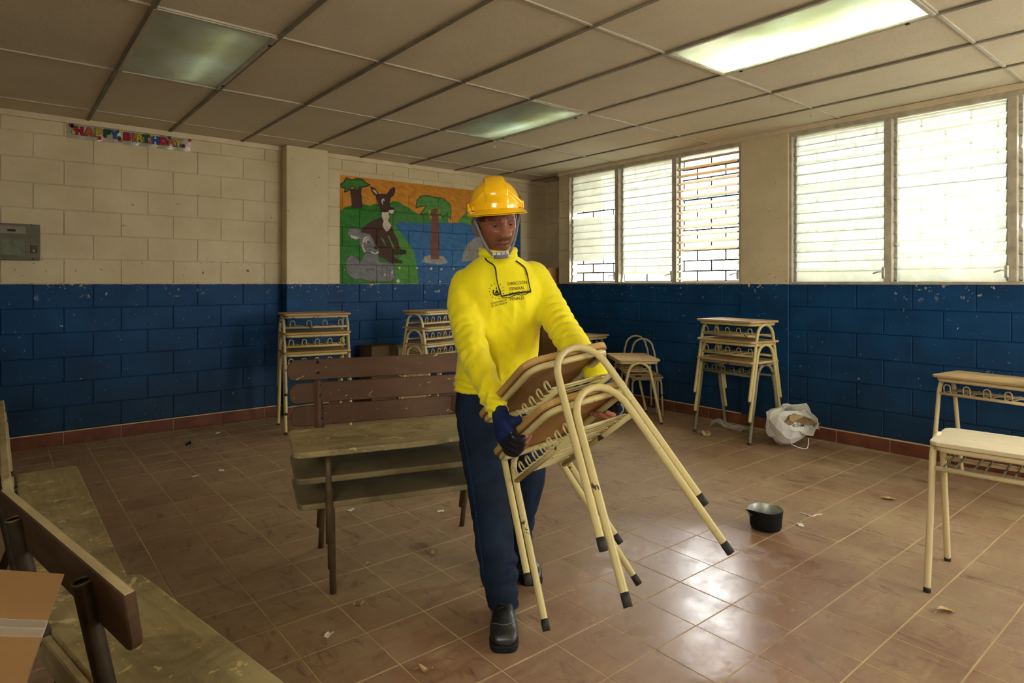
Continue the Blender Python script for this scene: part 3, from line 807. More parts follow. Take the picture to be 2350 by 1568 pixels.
# ================================================================== cardboard boxes
def carton(name, w, d, h, mat, label, loc, rz=0, tilt=(0, 0), tape=False, flaps=True):
    root = empty(name, loc, rz); root.rotation_euler = (tilt[0], tilt[1], rz); tag(root, label, 'box')
    obj('carton_body', box_me('carton_body', -w / 2, w / 2, -d / 2, d / 2, 0, h - 0.006, 0.003), mat, root)
    for s in (-1, 1):
        obj('flap', box_me('flap', -w / 2, w / 2, min(0.002 * s, s * d / 2), max(0.002 * s, s * d / 2), h - 0.005, h, 0.001), mat, root)
    if tape:
        obj('tape', merge('tape', [box_me('a', -w / 2 - 0.001, w / 2 + 0.001, -0.025, 0.025, h, h + 0.0008), box_me('a', -w / 2 - 0.0012, -w / 2 - 0.0004, -0.025, 0.025, h - 0.07, h), box_me('a', w / 2 + 0.0004, w / 2 + 0.0012, -0.025, 0.025, h - 0.07, h)]), M['tape'], root)
    return root
z = 0
for k, (w, d, h) in enumerate([(0.50, 0.42, 0.40), (0.46, 0.40, 0.36), (0.48, 0.40, 0.40), (0.46, 0.38, 0.34)]):
    carton('cardboard_box', w, d, h, M['card'], ['lowest', 'second from the floor', 'third from the floor', 'topmost'][k] + ' brown carton of the stack in the far corner', (5.40 + 0.015 * k, 5.86, z), math.radians(-12 + 5 * k)); z += h + 0.001
carton('cardboard_box', 0.30, 0.26, 0.655, M['card3'], 'tall dark carton against the back wall behind the mural desk stack', (3.16, 6.08, 0), 0.05)
carton('cardboard_box', 0.34, 0.22, 0.62, M['card2'], 'tan carton with a scribbled line drawing behind the mural desk stack', (3.54, 6.12, 0), -0.03)
obj('carton_drawing', merge('carton_drawing', [tube('a', [(-0.12, -0.1115, 0.5), (-0.08, -0.1115, 0.56), (-0.02, -0.1115, 0.58), (0.05, -0.1115, 0.55), (0.06, -0.1115, 0.48)], 0.003, 4), tube('a', [(-0.06, -0.1115, 0.2), (-0.02, -0.1115, 0.3), (0.04, -0.1115, 0.26), (0.08, -0.1115, 0.33)], 0.003, 4)]), M['tip'], [o for o in bpy.data.objects if o.get('label', '').startswith('tan carton')][0])
nb = carton('cardboard_box', 0.30, 0.40, 0.29, M['card'], 'nearest brown carton with clear tape at the bottom left corner', (-0.166, 1.197, 0.567), math.radians(-11), (0, math.radians(17)), True)
carton('cardboard_box', 0.34, 0.34, 0.515, M['card3'], 'dark carton under the taped carton in the bottom left corner', (-0.16, 1.22, 0.0), math.radians(-11))
# ================================================================== the man
from mathutils.bvhtree import BVHTree
D0 = 2.65
PB = Vector((D0 * VX, D0 * VY, 0))
def L(px, py, d):            # a point in the man's own frame (x to his left, y away from the camera, z up)
    return Vector(((px - 1175) / 1445 * d, d - D0, CAMH - (py - 650) / 1445 * d))
def w2l(p):
    q = Vector(p) - PB
    return Vector((q.x * RX + q.y * RY, q.x * VX + q.y * VY, q.z))
def wv(v): return Vector((v[0] * RX + v[1] * RY, v[0] * VX + v[1] * VY, v[2]))
def loft(name, rings, seg=28, n=5):
    """rings: (center, u, v, a, b, power)"""
    C = crom([list(r[0]) + list(r[1]) + list(r[2]) + [r[3], r[4], r[5]] for r in rings], n)
    V, F = [], []
    for q in C:
        c, u, v = Vector(q[0:3]), Vector(q[3:6]), Vector(q[6:9])
        for k in range(seg):
            a = 2 * math.pi * k / seg; ca, sa = math.cos(a), math.sin(a)
            e = 2.0 / q[11]
            V.append(c + u * (q[9] * math.copysign(abs(ca) ** e, ca)) + v * (q[10] * math.copysign(abs(sa) ** e, sa)))
    N = len(C)
    for i in range(N - 1):
        for k in range(seg):
            l = (k + 1) % seg
            F.append((i * seg + k, i * seg + l, (i + 1) * seg + l, (i + 1) * seg + k))
    F.append(tuple(range(seg))[::-1]); F.append(tuple((N - 1) * seg + k for k in range(seg)))
    return mesh(name, V, F)
def limb(pts, radii, seg=20, n=6, sx=1.0):
    C = crom([list(p) + [r] for p, r in zip(pts, radii)], n)
    P = [Vector(c[:3]) for c in C]; R = [float(c[3]) for c in C]
    # rounded ends
    t0 = (P[0] - P[1]).normalized(); t1 = (P[-1] - P[-2]).normalized()
    P = [P[0] + t0 * R[0] * .8, P[0] + t0 * R[0] * .5] + P + [P[-1] + t1 * R[-1] * .5, P[-1] + t1 * R[-1] * .8]
    R = [R[0] * .5, R[0] * .85] + R + [R[-1] * .85, R[-1] * .5]
    return tube('limb', P, R, seg, sx=sx)
def ball(c, r, name='ball', seg=20, rings=14, scale=(1, 1, 1), rot=None):
    bm = bmesh.new(); bmesh.ops.create_uvsphere(bm, u_segments=seg, v_segments=rings, radius=r)
    m = Matrix.Translation(c) @ (rot.to_4x4() if rot else Matrix()) @ Matrix.Diagonal((*scale, 1))
    bmesh.ops.transform(bm, matrix=m, verts=bm.verts[:]); return bm_mesh(bm, name, True)
def remesh(name, mes, voxel, smooth=4):
    me = merge(name + '_src', mes); o = bpy.data.objects.new('tmp', me); COL.objects.link(o)
    md = o.modifiers.new('r', 'REMESH'); md.mode = 'VOXEL'; md.voxel_size = voxel
    if smooth:
        s = o.modifiers.new('s', 'SMOOTH'); s.factor = 0.5; s.iterations = smooth
    dg = bpy.context.evaluated_depsgraph_get(); dg.update()
    out = bpy.data.meshes.new_from_object(o.evaluated_get(dg)); out.name = name
    bpy.data.objects.remove(o, do_unlink=True); bpy.data.meshes.remove(me)
    out.polygons.foreach_set('use_smooth', [True] * len(out.polygons)); return out
def getv(me):
    a = np.empty(len(me.vertices) * 3); me.vertices.foreach_get('co', a); return a.reshape(-1, 3)
def getn(me):
    a = np.empty(len(me.vertices) * 3); me.vertex_normals.foreach_get('vector', a); return a.reshape(-1, 3)
def setv(me, a):
    me.vertices.foreach_set('co', np.ascontiguousarray(a).ravel()); me.update()
def vcol(me, col):
    at = me.color_attributes.new('Col', 'FLOAT_COLOR', 'POINT')
    c = np.ones((len(me.vertices), 4)); c[:, :3] = col; at.data.foreach_set('color', c.ravel())
def path_param(P, path):
    """arc length along path (m), distance, and the closest sample index"""
    C = np.array(crom(path, 12)); s = np.concatenate([[0], np.cumsum(np.linalg.norm(np.diff(C, axis=0), axis=1))])
    d = np.linalg.norm(P[:, None, :] - C[None], axis=2); i = d.argmin(1)
    return s[i], d[np.arange(len(P)), i], i
def nz(P, f, seed=0.0, k=3):
    return np.array([noise.fractal(Vector((p[0] * f + seed, p[1] * f + seed * 1.7, p[2] * f)), 1.0, 2.0, k) for p in P])

person = empty('person', PB, -TH)
tag(person, 'man in a yellow shirt, jeans and orange-yellow hard hat carrying two desks', 'person')
def skinmat():
    t = NT('skin'); t.b.inputs['Specular IOR Level'].default_value = 0.25; a = t.node('ShaderNodeAttribute', attribute_name='Col')
    f = t.noise(90, 3, 0.6, t.oco())
    t.color(t.mix(t.ramp(f, 0.3, 0.7, 0, 0.18), a.outputs['Color'], (0.05, 0.02, 0.012))); t.rough(0.42)
    t.b.inputs['Subsurface Weight'].default_value = 0.06; t.b.inputs['Subsurface Radius'].default_value = (0.01, 0.004, 0.002); t.b.inputs['Subsurface Scale'].default_value = 0.6
    return t.m
M['skin'] = skinmat()
t = NT('yellow_jersey'); p = t.oco()
t.color(t.mix(t.ramp(t.noise(7, 4, 0.6, p), 0.3, 0.7), (0.72, 0.60, 0.002), (0.84, 0.72, 0.006))); t.rough(0.75)
t.b.inputs['Sheen Weight'].default_value = 0.15
t.bump(t.noise(700, 2, 0.5, p), 0.08, 0.001); M['shirt'] = t.m
t = NT('denim'); p = t.oco(); f = t.noise(6, 5, 0.65, p)
t.color(t.mix(t.ramp(f, 0.35, 0.72), (0.0025, 0.0065, 0.016), (0.007, 0.020, 0.044))); t.rough(0.8); t.bump(t.noise(420, 2, 0.5, p), 0.2, 0.001); M['denim'] = t.m
M['seam'] = simple('denim_seam', (0.012, 0.028, 0.062), 0.8, 0, 0.2, 60)
t = NT('knit_glove'); p = t.oco(); t.color(t.mix(t.ramp(t.noise(30, 4, 0.6, p), 0.35, 0.7), (0.003, 0.009, 0.045), (0.007, 0.023, 0.095))); t.rough(0.75); M['gblue'] = t.m
M['gblack'] = simple('black_rubber_coat', (0.010, 0.011, 0.014), 0.28, 0, 0.3, 40)
t = NT('hard_hat_plastic'); t.b.inputs['Specular IOR Level'].default_value = 0.5; t.color((0.95, 0.51, 0.003)); t.rough(0.16)
t.b.inputs['Subsurface Weight'].default_value = 0.15; t.b.inputs['Subsurface Radius'].default_value = (0.02, 0.008, 0.001); t.b.inputs['Subsurface Scale'].default_value = 0.5
t.b.inputs['Coat Weight'].default_value = 0.3; M['hat'] = t.m
t = NT('boot_leather'); t.b.inputs['Specular IOR Level'].default_value = 0.5; p = t.oco(); t.color(t.mix(t.ramp(t.noise(9, 5, 0.7, p), 0.45, 0.75), (0.008, 0.009, 0.008), (0.055, 0.055, 0.045))); t.rough(t.ramp(t.noise(14, 4, 0.6, p), 0.3, 0.7, 0.25, 0.5)); M['boot'] = t.m
M['sole'] = simple('boot_sole', (0.008, 0.008, 0.008), 0.7, 0, 0.2, 30)
M['stitch'] = simple('grey_stitch', (0.16, 0.16, 0.14), 0.7, 0, 0.1, 30)
M['blackp'] = simple('black_plastic', (0.012, 0.012, 0.014), 0.35, 0, 0.1, 30)
M['ink'] = simple('black_print', (0.012, 0.014, 0.012), 0.7, 0, 0.1, 30)
M['whitep'] = simple('white_plastic', (0.62, 0.60, 0.55), 0.4, 0, 0.08, 30)
t = NT('woven_strap'); p = t.oco(); wv_ = t.node('ShaderNodeTexWave', i_Scale=160.0); wv_.bands_direction = 'Z'; t.link(p, wv_.inputs['Vector']); t.color(t.mix(wv_.outputs['Fac'], (0.015, 0.015, 0.015), (0.28, 0.27, 0.25))); t.rough(0.6); M['strap'] = t.m

# ---- key lines of the pose
ARM_R = [L(1073, 652, 2.73), L(1065, 700, 2.68), L(1077, 770, 2.595), L(1094, 828, 2.49), L(1119, 885, 2.38), L(1143, 938, 2.29)]
RAD_R = [0.074, 0.073, 0.065, 0.058, 0.050, 0.041]
ARM_L = [L(1226, 640, 2.80), L(1257, 696, 2.77), L(1292, 755, 2.68), L(1321, 796, 2.57), L(1350, 832, 2.45), L(1374, 866, 2.36)]
RAD_L = [0.074, 0.073, 0.066, 0.060, 0.050, 0.040]
yaw = math.radians(16); U = Vector((math.cos(yaw), math.sin(yaw), 0)); Fv = Vector((-math.sin(yaw), math.cos(yaw), 0))
def tr(px, py, a, b, d=2.76, pw=2.2): return (L(px, py, d), U, Fv, a * 1.13, b * 1.06, pw)
TORSO = [tr(1145, 588, 0.072, 0.064, 2.75), tr(1146, 600, 0.104, 0.078, 2.75), tr(1147, 614, 0.134, 0.090, 2.755), tr(1147, 632, 0.163, 0.100, 2.755), tr(1148, 658, 0.182, 0.108, 2.755, 2.4), tr(1149, 695, 0.180, 0.116, 2.76, 2.4),
         tr(1148, 745, 0.158, 0.117, 2.77, 2.4), tr(1145, 800, 0.157, 0.112, 2.78, 2.4), tr(1141, 850, 0.162, 0.110, 2.79, 2.4), tr(1139, 893, 0.168, 0.112, 2.79, 2.4)]
LEG_R = [L(1102, 905, 2.76), L(1106, 970, 2.74), L(1113, 1060, 2.68), L(1123, 1140, 2.60), L(1136, 1240, 2.53), L(1147, 1325, 2.46), L(1155, 1384, 2.425)]
LRAD_R = [0.106, 0.108, 0.096, 0.083, 0.079, 0.072, 0.055]
LEG_L = [L(1180, 905, 2.84), L(1190, 970, 2.86), L(1201, 1050, 2.87), L(1203, 1110, 2.86), L(1194, 1170, 2.87), L(1187, 1230, 2.88), L(1190, 1275, 2.89)]
LRAD_L = [0.104, 0.108, 0.100, 0.090, 0.078, 0.070, 0.060]

# ---- shirt
sh = remesh('shirt', [loft('t', TORSO, 36), limb(ARM_R, RAD_R), limb(ARM_L, RAD_L),
    ball(L(1081, 652, 2.74), 0.078, scale=(1, .95, .85)), ball(L(1219, 634, 2.795), 0.080, scale=(1, .95, .85))], 0.0065, 10)
P = getv(sh); N = getn(sh)
disp = np.zeros(len(P))
torso_c = np.array(L(1146, 700, 2.76))
for path, rad, seed in ((ARM_R, RAD_R, 1.3), (ARM_L, RAD_L, 5.1)):
    s, d, i = path_param(P, path); tot = s.max()
    near = np.clip((0.115 - d) / 0.02, 0, 1)
    t_ = s / tot
    side = np.clip(np.abs(P[:, 0] - torso_c[0]) / 0.15 - 0.55, 0, 1) if True else 1
    n1 = nz(P, 9, seed, 2)
    dirn = np.array(path[-1] - path[0]); dirn /= np.linalg.norm(dirn)
    az = (P - torso_c) @ np.cross(dirn, [0, 1, 0])
    ph = s * 2 * math.pi * 21 + az * 34 * (1 if seed < 3 else -1) + n1 * 3.2
    fold = np.sin(ph); fold = np.sign(fold) * np.abs(fold) ** 1.4
    amp = np.interp(t_, [0.0, 0.18, 0.40, 0.62, 0.85, 0.97, 1.0], [0.0, 0.003, 0.0065, 0.0085, 0.0075, 0.004, 0.0])
    disp += near * np.clip(side * 2, 0, 1) * amp * (fold * (0.55 + 0.6 * nz(P, 6, seed + 3, 2)))
body_m = np.clip(1 - np.abs(P[:, 0] - torso_c[0]) / 0.21, 0, 1) * np.clip((1.33 - P[:, 2]) / 0.1, 0, 1)
Q = P.copy(); Q[:, 2] *= 0.28
disp += body_m ** 0.5 * 0.013 * (0.45 - np.abs(nz(Q, 12, 9.0, 2)) * 1.6)
# drag folds from the armpits and low waist
Q = P.copy(); Q[:, 0] += 0.8 * Q[:, 2]
disp += body_m * 0.006 * nz(Q * np.array([1, 1, .25]), 22, 4.0, 2)
hem = np.clip((0.93 - P[:, 2]) / 0.06, 0, 1) * (np.abs(P[:, 0] - torso_c[0]) < 0.2)
disp += hem * 0.004 * np.sin(P[:, 2] * 210 + nz(P, 7, 2.0, 2) * 4)
setv(sh, P + N * disp[:, None])
shirt = obj('shirt', sh, M['shirt'], person)
col = loft('c', [(L(1143, 617, 2.745), U, Fv, 0.093, 0.084, 2), (L(1143, 604, 2.735), U, Fv, 0.087, 0.080, 2), (L(1143, 590, 2.725), U, Fv, 0.0845, 0.077, 2), (L(1143, 577, 2.715), U, Fv, 0.085, 0.077, 2), (L(1143, 570, 2.715), U, Fv, 0.083, 0.075, 2)], 40, 6)
P = getv(col); N = getn(col)
setv(col, P + N * (0.0013 * np.sin(P[:, 2] * 230 + P[:, 0] * 14))[:, None] + np.stack([0 * P[:, 0], 0 * P[:, 0], -0.22 * np.clip(-(P[:, 1] - 0.07), -1, 1) * np.clip((P[:, 2] - 1.40) / .05, 0, 1)], 1))
col.polygons.foreach_set('use_smooth', [True] * len(col.polygons))
obj('collar', col, M['shirt'], shirt)
# ---- jeans
jn = remesh('jeans', [limb(LEG_R, LRAD_R), limb(LEG_L, LRAD_L), loft('h', [tr(1140, 868, 0.150, 0.102, 2.79), tr(1140, 900, 0.160, 0.108, 2.795), tr(1142, 945, 0.164, 0.110, 2.80), tr(1145, 985, 0.146, 0.098, 2.81)], 32)], 0.008, 8)
P = getv(jn); N = getn(jn); disp = np.zeros(len(P))
for path, seed in ((LEG_R, 2.0), (LEG_L, 6.0)):
    s, d, i = path_param(P, path); t_ = s / s.max(); n1 = nz(P, 7, seed, 2)
    near = np.clip((0.135 - d) / 0.02, 0, 1)
    ph = s * 2 * math.pi * 11 + P[:, 0] * 40 + n1 * 4
    amp = np.interp(t_, [0, .1, .25, .42, .55, .7, .85, .97, 1], [0.0, .003, .003, .0045, .003, .004, .008, .006, 0])
    disp += near * amp * np.sin(ph) * (0.6 + 0.5 * nz(P, 5, seed + 1, 2))
Q = P.copy(); Q[:, 2] *= 0.4; disp += 0.005 * nz(Q, 11, 3.0, 2)
setv(jn, P + N * disp[:, None])
jeans = obj('jeans', jn, M['denim'], person)
jb = BVHTree.FromPolygons([v.co.copy() for v in jn.vertices], [tuple(p.vertices) for p in jn.polygons])
nsh = len(sh.vertices)
sb = BVHTree.FromPolygons([v.co.copy() for v in sh.vertices] + [v.co.copy() for v in col.vertices], [tuple(p.vertices) for p in sh.polygons] + [tuple(i + nsh for i in p.vertices) for p in col.polygons])
def onto(bvh, lx, lz, off=0.0015):
    h = bvh.ray_cast(Vector((lx, -1.2, lz)), Vector((0, 1, 0)))
    return (h[0] + Vector((0, -off, 0))) if h[0] else None
def seamline(pts, r=0.0022):
    q = [onto(jb, p.x, p.z, 0.0) for p in crom([list(a) for a in pts], 8) for p in [Vector(p)]]
    return tube('seam', [a for a in q if a], r, 5)
obj('trouser_seam', seamline([L(1058, 930, 2.68), L(1064, 1000, 2.66), L(1082, 1100, 2.58), L(1098, 1220, 2.50), L(1110, 1320, 2.43)]), M['seam'], jeans)
obj('pocket_edge', seamline([L(1050, 925, 2.68), L(1080, 932, 2.66), L(1105, 928, 2.64)]), M['seam'], jeans)
ring = [(0.0555 * math.cos(a), 0.0555 * math.sin(a)) for a in np.linspace(0, 2 * math.pi, 20, endpoint=False)]
c_ = L(1155, 1386, 2.425); obj('trouser_hem', tube('hem', [c_ + Vector((x, y, 0)) for x, y in ring], 0.006, 6, True), M['denim'], jeans)

# ---- boots (x to the man's left, toe towards -y)
def boot(name, loc, rz, pitch=0.0):
    root = empty(name, loc, rz, person); root.rotation_euler = (pitch, 0, rz)
    S = []
    X, Z = Vector((1, 0, 0)), Vector((0, 0, 1))
    for y, a, zt, pw in ((0.115, 0.026, 0.085, 2.4), (0.105, 0.036, 0.10, 2.6), (0.06, 0.041, 0.11, 2.6), (0.0, 0.043, 0.105, 2.4), (-0.05, 0.047, 0.088, 2.3), (-0.10, 0.052, 0.078, 2.5), (-0.14, 0.051, 0.072, 2.6), (-0.165, 0.043, 0.060, 2.6), (-0.178, 0.028, 0.045, 2.4)):
        zb = 0.022; S.append((Vector((0, y, (zt + zb) / 2)), X, Z, a, (zt - zb) / 2, pw))
    up = remesh('upper', [loft('u', S, 28, 4), limb([Vector((0, 0.055, 0.06)), Vector((0, 0.055, 0.11)), Vector((0, 0.06, 0.17))], [0.043, 0.046, 0.05])], 0.005, 5)
    obj('upper', up, M['boot'], root)
    out = [(a * math.cos(q) * 0 + x, y) for x, y, a, q in []]
    prof = [(0.03, 0.122), (0.043, 0.105), (0.047, 0.05), (0.046, 0.0), (0.051, -0.06), (0.057, -0.11), (0.055, -0.15), (0.045, -0.175), (0.025, -0.186)]
    o = [(x, y) for x, y in prof] + [(-x, y) for x, y in prof[::-1]]
    o = [(p[0], p[1]) for p in crom([(a, b, 0) for a, b in o], 3, True)]
    obj('sole', plate('sole', [(a * 0.93, b * 0.98) for a, b in o], 0, 0.026, 0.006, 3), M['sole'], root)
    bv = BVHTree.FromPolygons([v.co.copy() for v in up.vertices], [tuple(p.vertices) for p in up.polygons])
    def drop(x, y):
        h = bv.ray_cast(Vector((x, y, 0.5)), Vector((0, 0, -1))); return h[0] + Vector((0, 0, 0.0005)) if h[0] else None
    st = [drop(x, -0.118 - 0.012 * math.cos(x * 60)) for x in np.linspace(-0.045, 0.045, 14)]
    obj('toe_stitch', tube('toe_stitch', [p for p in st if p], 0.0013, 4), M['stitch'], root)
    for k in range(4):
        y = -0.03 - 0.014 * k + 0.03
        q = [drop(x, y + (0.006 if k % 2 else -0.004) * (x / 0.02)) for x in np.linspace(-0.022, 0.022, 5)]
        if all(q): obj('lace', tube('lace', [p + Vector((0, 0, 0.002)) for p in q], 0.0028, 5), M['blackp'], root)
    return root
boot('boot', (L(1155, 1400, 2.425).x + 0.0, 2.405 - D0, 0.0), math.radians(2))
boot('boot', (L(1197, 1300, 2.88).x, 2.90 - D0, 0.008), math.radians(16), math.radians(5))

# ---- hands: palm wraps the edge of the carried board
xd, yd, zd = (wv(RC.col[k]) for k in range(3))
def desk_pt(x, y, z): return w2l(CARRY0 + RC @ Vector((x, y, z)))
def hand(xpos, sgn, wrist, grow, full):
    """sgn -1: front edge (his right hand), +1: rear edge (his left). returns palm+finger meshes"""
    G = desk_pt(xpos, sgn * KW['Dt'] / 2, KW['H'] - 0.010); o = yd * sgn; t_ = -o
    ms = []
    kn = G + o * 0.034 - zd * 0.026                      # middle of the knuckle row
    pm = G + o * 0.040 + zd * 0.012
    wr = Vector(wrist)
    dn = (kn - wr).normalized(); side = xd; nrm = dn.cross(side).normalized(); side = nrm.cross(dn).normalized()
    ms.append(loft('palm', [(wr, side, nrm, 0.031 + grow, 0.025 + grow, 2), (wr.lerp(pm, .5), side, nrm, 0.038 + grow, 0.024 + grow, 2.3), (pm, side, nrm, 0.046 + grow, 0.022 + grow, 2.5), (kn, side, nrm, 0.046 + grow, 0.0185 + grow, 2.5)], 20, 5))
    for k, (off, ln) in enumerate(((-0.036, 1.05), (-0.012, 1.18), (0.012, 1.14), (0.035, 0.95))):
        b = kn + side * off * 0.98
        p = [b - dn * 0.012, b - zd * 0.010 * ln + o * 0.002, b - zd * 0.026 * ln - o * 0.020 * ln, b - zd * 0.020 * ln - o * 0.048 * ln, b - zd * 0.006 * ln - o * 0.066 * ln]
        if not full: p = [p[0], p[1], p[2], p[3].lerp(p[2], 0.55)] 
        r0 = 0.0108 + grow
        ms.append(limb(p, [r0, r0, r0 * .95, r0 * .88, r0 * .8][:len(p)], 12, 5))
    # thumb leaves the side of the palm near its base and lies over the top of the board
    th = wr.lerp(pm, .55) + side * (0.026 if sgn < 0 else 0.026)
    tp = [th, G + o * 0.018 + zd * 0.030 + xd * 0.040, G - o * 0.004 + zd * 0.022 + xd * 0.050, G - o * 0.026 + zd * 0.0175 + xd * 0.054]
    if not full: tp = tp[:3]
    ms.append(limb(tp, [0.0145 + grow, 0.0125 + grow, 0.0108 + grow, 0.0095 + grow][:len(tp)], 12, 5))
    return ms
WR_R, WR_L = L(1146, 944, 2.285), L(1377, 870, 2.355)
XR_, XL_ = 0.005, 0.045
glove_src = []
for nm, x, s, w in (('r', XR_, -1, WR_R), ('l', XL_, 1, WR_L)):
    path = ARM_R if s < 0 else ARM_L
    back = w + (path[-2] - path[-1]).normalized() * 0.05
    cuff = limb([back, w], [0.034, 0.031], 18, 4)
    g = remesh('glove', [cuff] + hand(x, s, w, 0.0040, False), 0.0028, 3)
    # rubber coat over palm and fingers, knit on the back and cuff
    g.materials.append(M['gblue']); g.materials.append(M['gblack'])
    G = desk_pt(x, s * KW['Dt'] / 2, KW['H'] - 0.010)
    for p in g.polygons:
        c = p.center - G
        if c.dot(zd) + 0.35 * c.dot(yd * s) < 0.006 + 0.006 * noise.noise(p.center * 60): p.material_index = 1
    obj('glove', g, None, person)

# ---- head
Hc = L(1139, 511, 2.70)
HS = 1.07
Hm = Matrix.Rotation(math.radians(-8), 3, 'Y') @ Matrix.Rotation(math.radians(19), 3, 'Z') @ Matrix.Rotation(math.radians(13), 3, 'X')
def hp(x, f, z):             # head frame (x to his left, f forward, z up) -> man's frame
    return Hc + Hm @ Vector((x, -f, z)) * HS
NU, NV = 120, 90
th_ = np.linspace(0, 2 * math.pi, NU, endpoint=False); ph_ = np.linspace(-math.pi / 2, math.pi / 2, NV)
V_, F_ = [], []
TT, PP = np.meshgrid(th_, ph_)
ux = np.cos(PP) * np.sin(TT); uf = np.cos(PP) * np.cos(TT); uz = np.sin(PP)
x = 0.0735 * np.sign(ux) * np.abs(ux) ** 0.92; z = np.where(uz > 0, 0.120, 0.130) * uz; f = np.where(uf > 0, 0.092, 0.098) * np.sign(uf) * np.abs(uf) ** 0.9
low = np.clip((-z - 0.015) / 0.105, 0, 1)
x = x * (1 - 0.30 * low ** 1.4); f = np.where(f > 0, f * (1 - 0.03 * low), f * (1 - 0.55 * low)) + 0.016 * low
front = np.clip(uf, 0, 1) ** 0.5
ztrue = z.copy(); z = np.interp(z, [-.135, -.122, -.080, -.044, -0.001, .018, .12], [-.118, -.1, -.067, -.037, .008, .027, .12])
g = lambda cx, cz, sx, sz: np.exp(-((x - cx) / sx) ** 2 / 2 - ((z - cz) / sz) ** 2 / 2)
ds = 0.006 * (g(-0.03, 0.027, 0.02, 0.007) + g(0.03, 0.027, 0.02, 0.007)) + 0.003 * g(0, 0.02, 0.012, 0.012)
ds -= 0.0125 * (g(-0.031, 0.008, 0.0135, 0.0095) + g(0.031, 0.008, 0.0135, 0.0095))
nosez = np.clip((0.016 - z) / 0.05, 0, 1)
ds += np.where((z < 0.02) & (z > -0.06), (0.007 + 0.021 * nosez ** 1.2) * np.exp(-(x / (0.0080 + 0.0075 * nosez)) ** 2 / 2) * (1 / (1 + np.exp(-(z + 0.043) / 0.0028))), 0)
ds += 0.011 * (g(-0.0185, -0.036, 0.006, 0.007) + g(0.0185, -0.036, 0.006, 0.007))
ds += 0.006 * (g(-0.044, -0.016, 0.016, 0.014) + g(0.044, -0.016, 0.016, 0.014))
ds -= 0.004 * (g(-0.040, -0.055, 0.014, 0.018) + g(0.040, -0.055, 0.014, 0.018))
ds += 0.0060 * g(0, -0.0605, 0.020, 0.0045) + 0.0065 * g(0, -0.0735, 0.018, 0.0050) - 0.0050 * g(0, -0.067, 0.024, 0.0018) - 0.004 * g(0, -0.083, 0.014, 0.004)
ds += 0.009 * g(0, -0.100, 0.017, 0.012) - 0.002 * g(0, -0.050, 0.004, 0.006)
ds -= 0.0015 * (g(-0.026, -0.048, 0.004, 0.014) + g(0.026, -0.048, 0.004, 0.014))
f = f + ds * front
pts = [hp(a, b, c) for a, b, c in zip(x.ravel(), f.ravel(), ztrue.ravel())]
for j in range(NV - 1):
    for i in range(NU):
        k = (i + 1) % NU; F_.append((j * NU + i, j * NU + k, (j + 1) * NU + k, (j + 1) * NU + i))
head = mesh('head', pts, F_, True)
skin = np.array((0.25, 0.095, 0.046)); CC = np.tile(skin, (NU * NV, 1))
xr, zr_, fr = x.ravel(), z.ravel(), front.ravel()
def gg(cx, cz, sx, sz): return (np.exp(-((xr - cx) / sx) ** 2 / 2 - ((zr_ - cz) / sz) ** 2 / 2) * (fr > 0.3))[:, None]
def blend(m, c):
    global CC
    CC = CC * (1 - m) + np.array(c) * m
stub = (np.clip((-zr_ - 0.040) / 0.03, 0, 1) * 0.30)[:, None]; blend(stub, (0.085, 0.05, 0.038))
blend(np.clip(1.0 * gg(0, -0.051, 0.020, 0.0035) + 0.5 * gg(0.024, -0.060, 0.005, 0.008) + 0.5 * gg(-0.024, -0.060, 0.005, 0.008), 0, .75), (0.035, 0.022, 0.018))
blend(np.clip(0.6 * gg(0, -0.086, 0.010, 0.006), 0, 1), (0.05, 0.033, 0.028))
arch = np.abs(zr_ - (0.0265 + 0.004 * np.cos((np.abs(xr) - 0.034) * 60))) < 0.0042
eb = (arch & (np.abs(xr) > 0.011) & (np.abs(xr) < 0.053) & (fr > 0.3)).astype(float)[:, None]; blend(eb * 0.85, (0.018, 0.011, 0.008))
blend(np.clip(gg(0, -0.0605, 0.017, 0.0035) + gg(0, -0.0725, 0.015, 0.004), 0, .7), (0.20, 0.075, 0.055))
blend(np.clip(gg(0, -0.067, 0.022, 0.0014), 0, .9), (0.03, 0.012, 0.01))
blend(np.clip(.55 * (gg(-0.031, 0.010, 0.017, 0.009) + gg(0.031, 0.010, 0.017, 0.009)), 0, .55), (0.11, 0.045, 0.028))  # shade of the eye sockets painted into the skin colour
hair = ((zr_ > 0.02) & (np.abs(xr) > 0.062)) | (fr < 0.35) & (zr_ > -0.06)
blend(hair.astype(float)[:, None] * 0.85, (0.02, 0.014, 0.011))
vcol(head, CC)
def addcol(me, c): vcol(me, np.tile(np.array(c), (len(me.vertices), 1))); return me
# ears, neck, arms, hands and the rest of the body, one mesh
def ear(s):
    ms = []
    c = lambda f, z, o=0.0: hp(s * (0.074 + o), f, z - 0.010)
    rim = [c(0.012, -0.030, 0.000), c(-0.004, -0.034, 0.006), c(-0.020, -0.012, 0.016), c(-0.026, 0.010, 0.020), c(-0.016, 0.027, 0.018), c(0.000, 0.031, 0.011), c(0.012, 0.022, 0.004), c(0.013, 0.010, 0.0)]
    ms.append(limb(rim, [0.0055, 0.0055, 0.005, 0.0045, 0.0045, 0.0045, 0.004, 0.003], 8, 5))
    ms.append(ball(c(-0.006, 0.0, 0.003), 1.0, scale=(0.007, 0.019, 0.028), rot=Hm @ Matrix.Rotation(s * math.radians(28), 3, 'Z')))
    ms.append(ball(c(0.004, -0.027, 0.002), 1.0, scale=(0.006, 0.010, 0.009), rot=Hm))
    return addcol(remesh('ear', ms, 0.0022, 2), skin * 0.95)
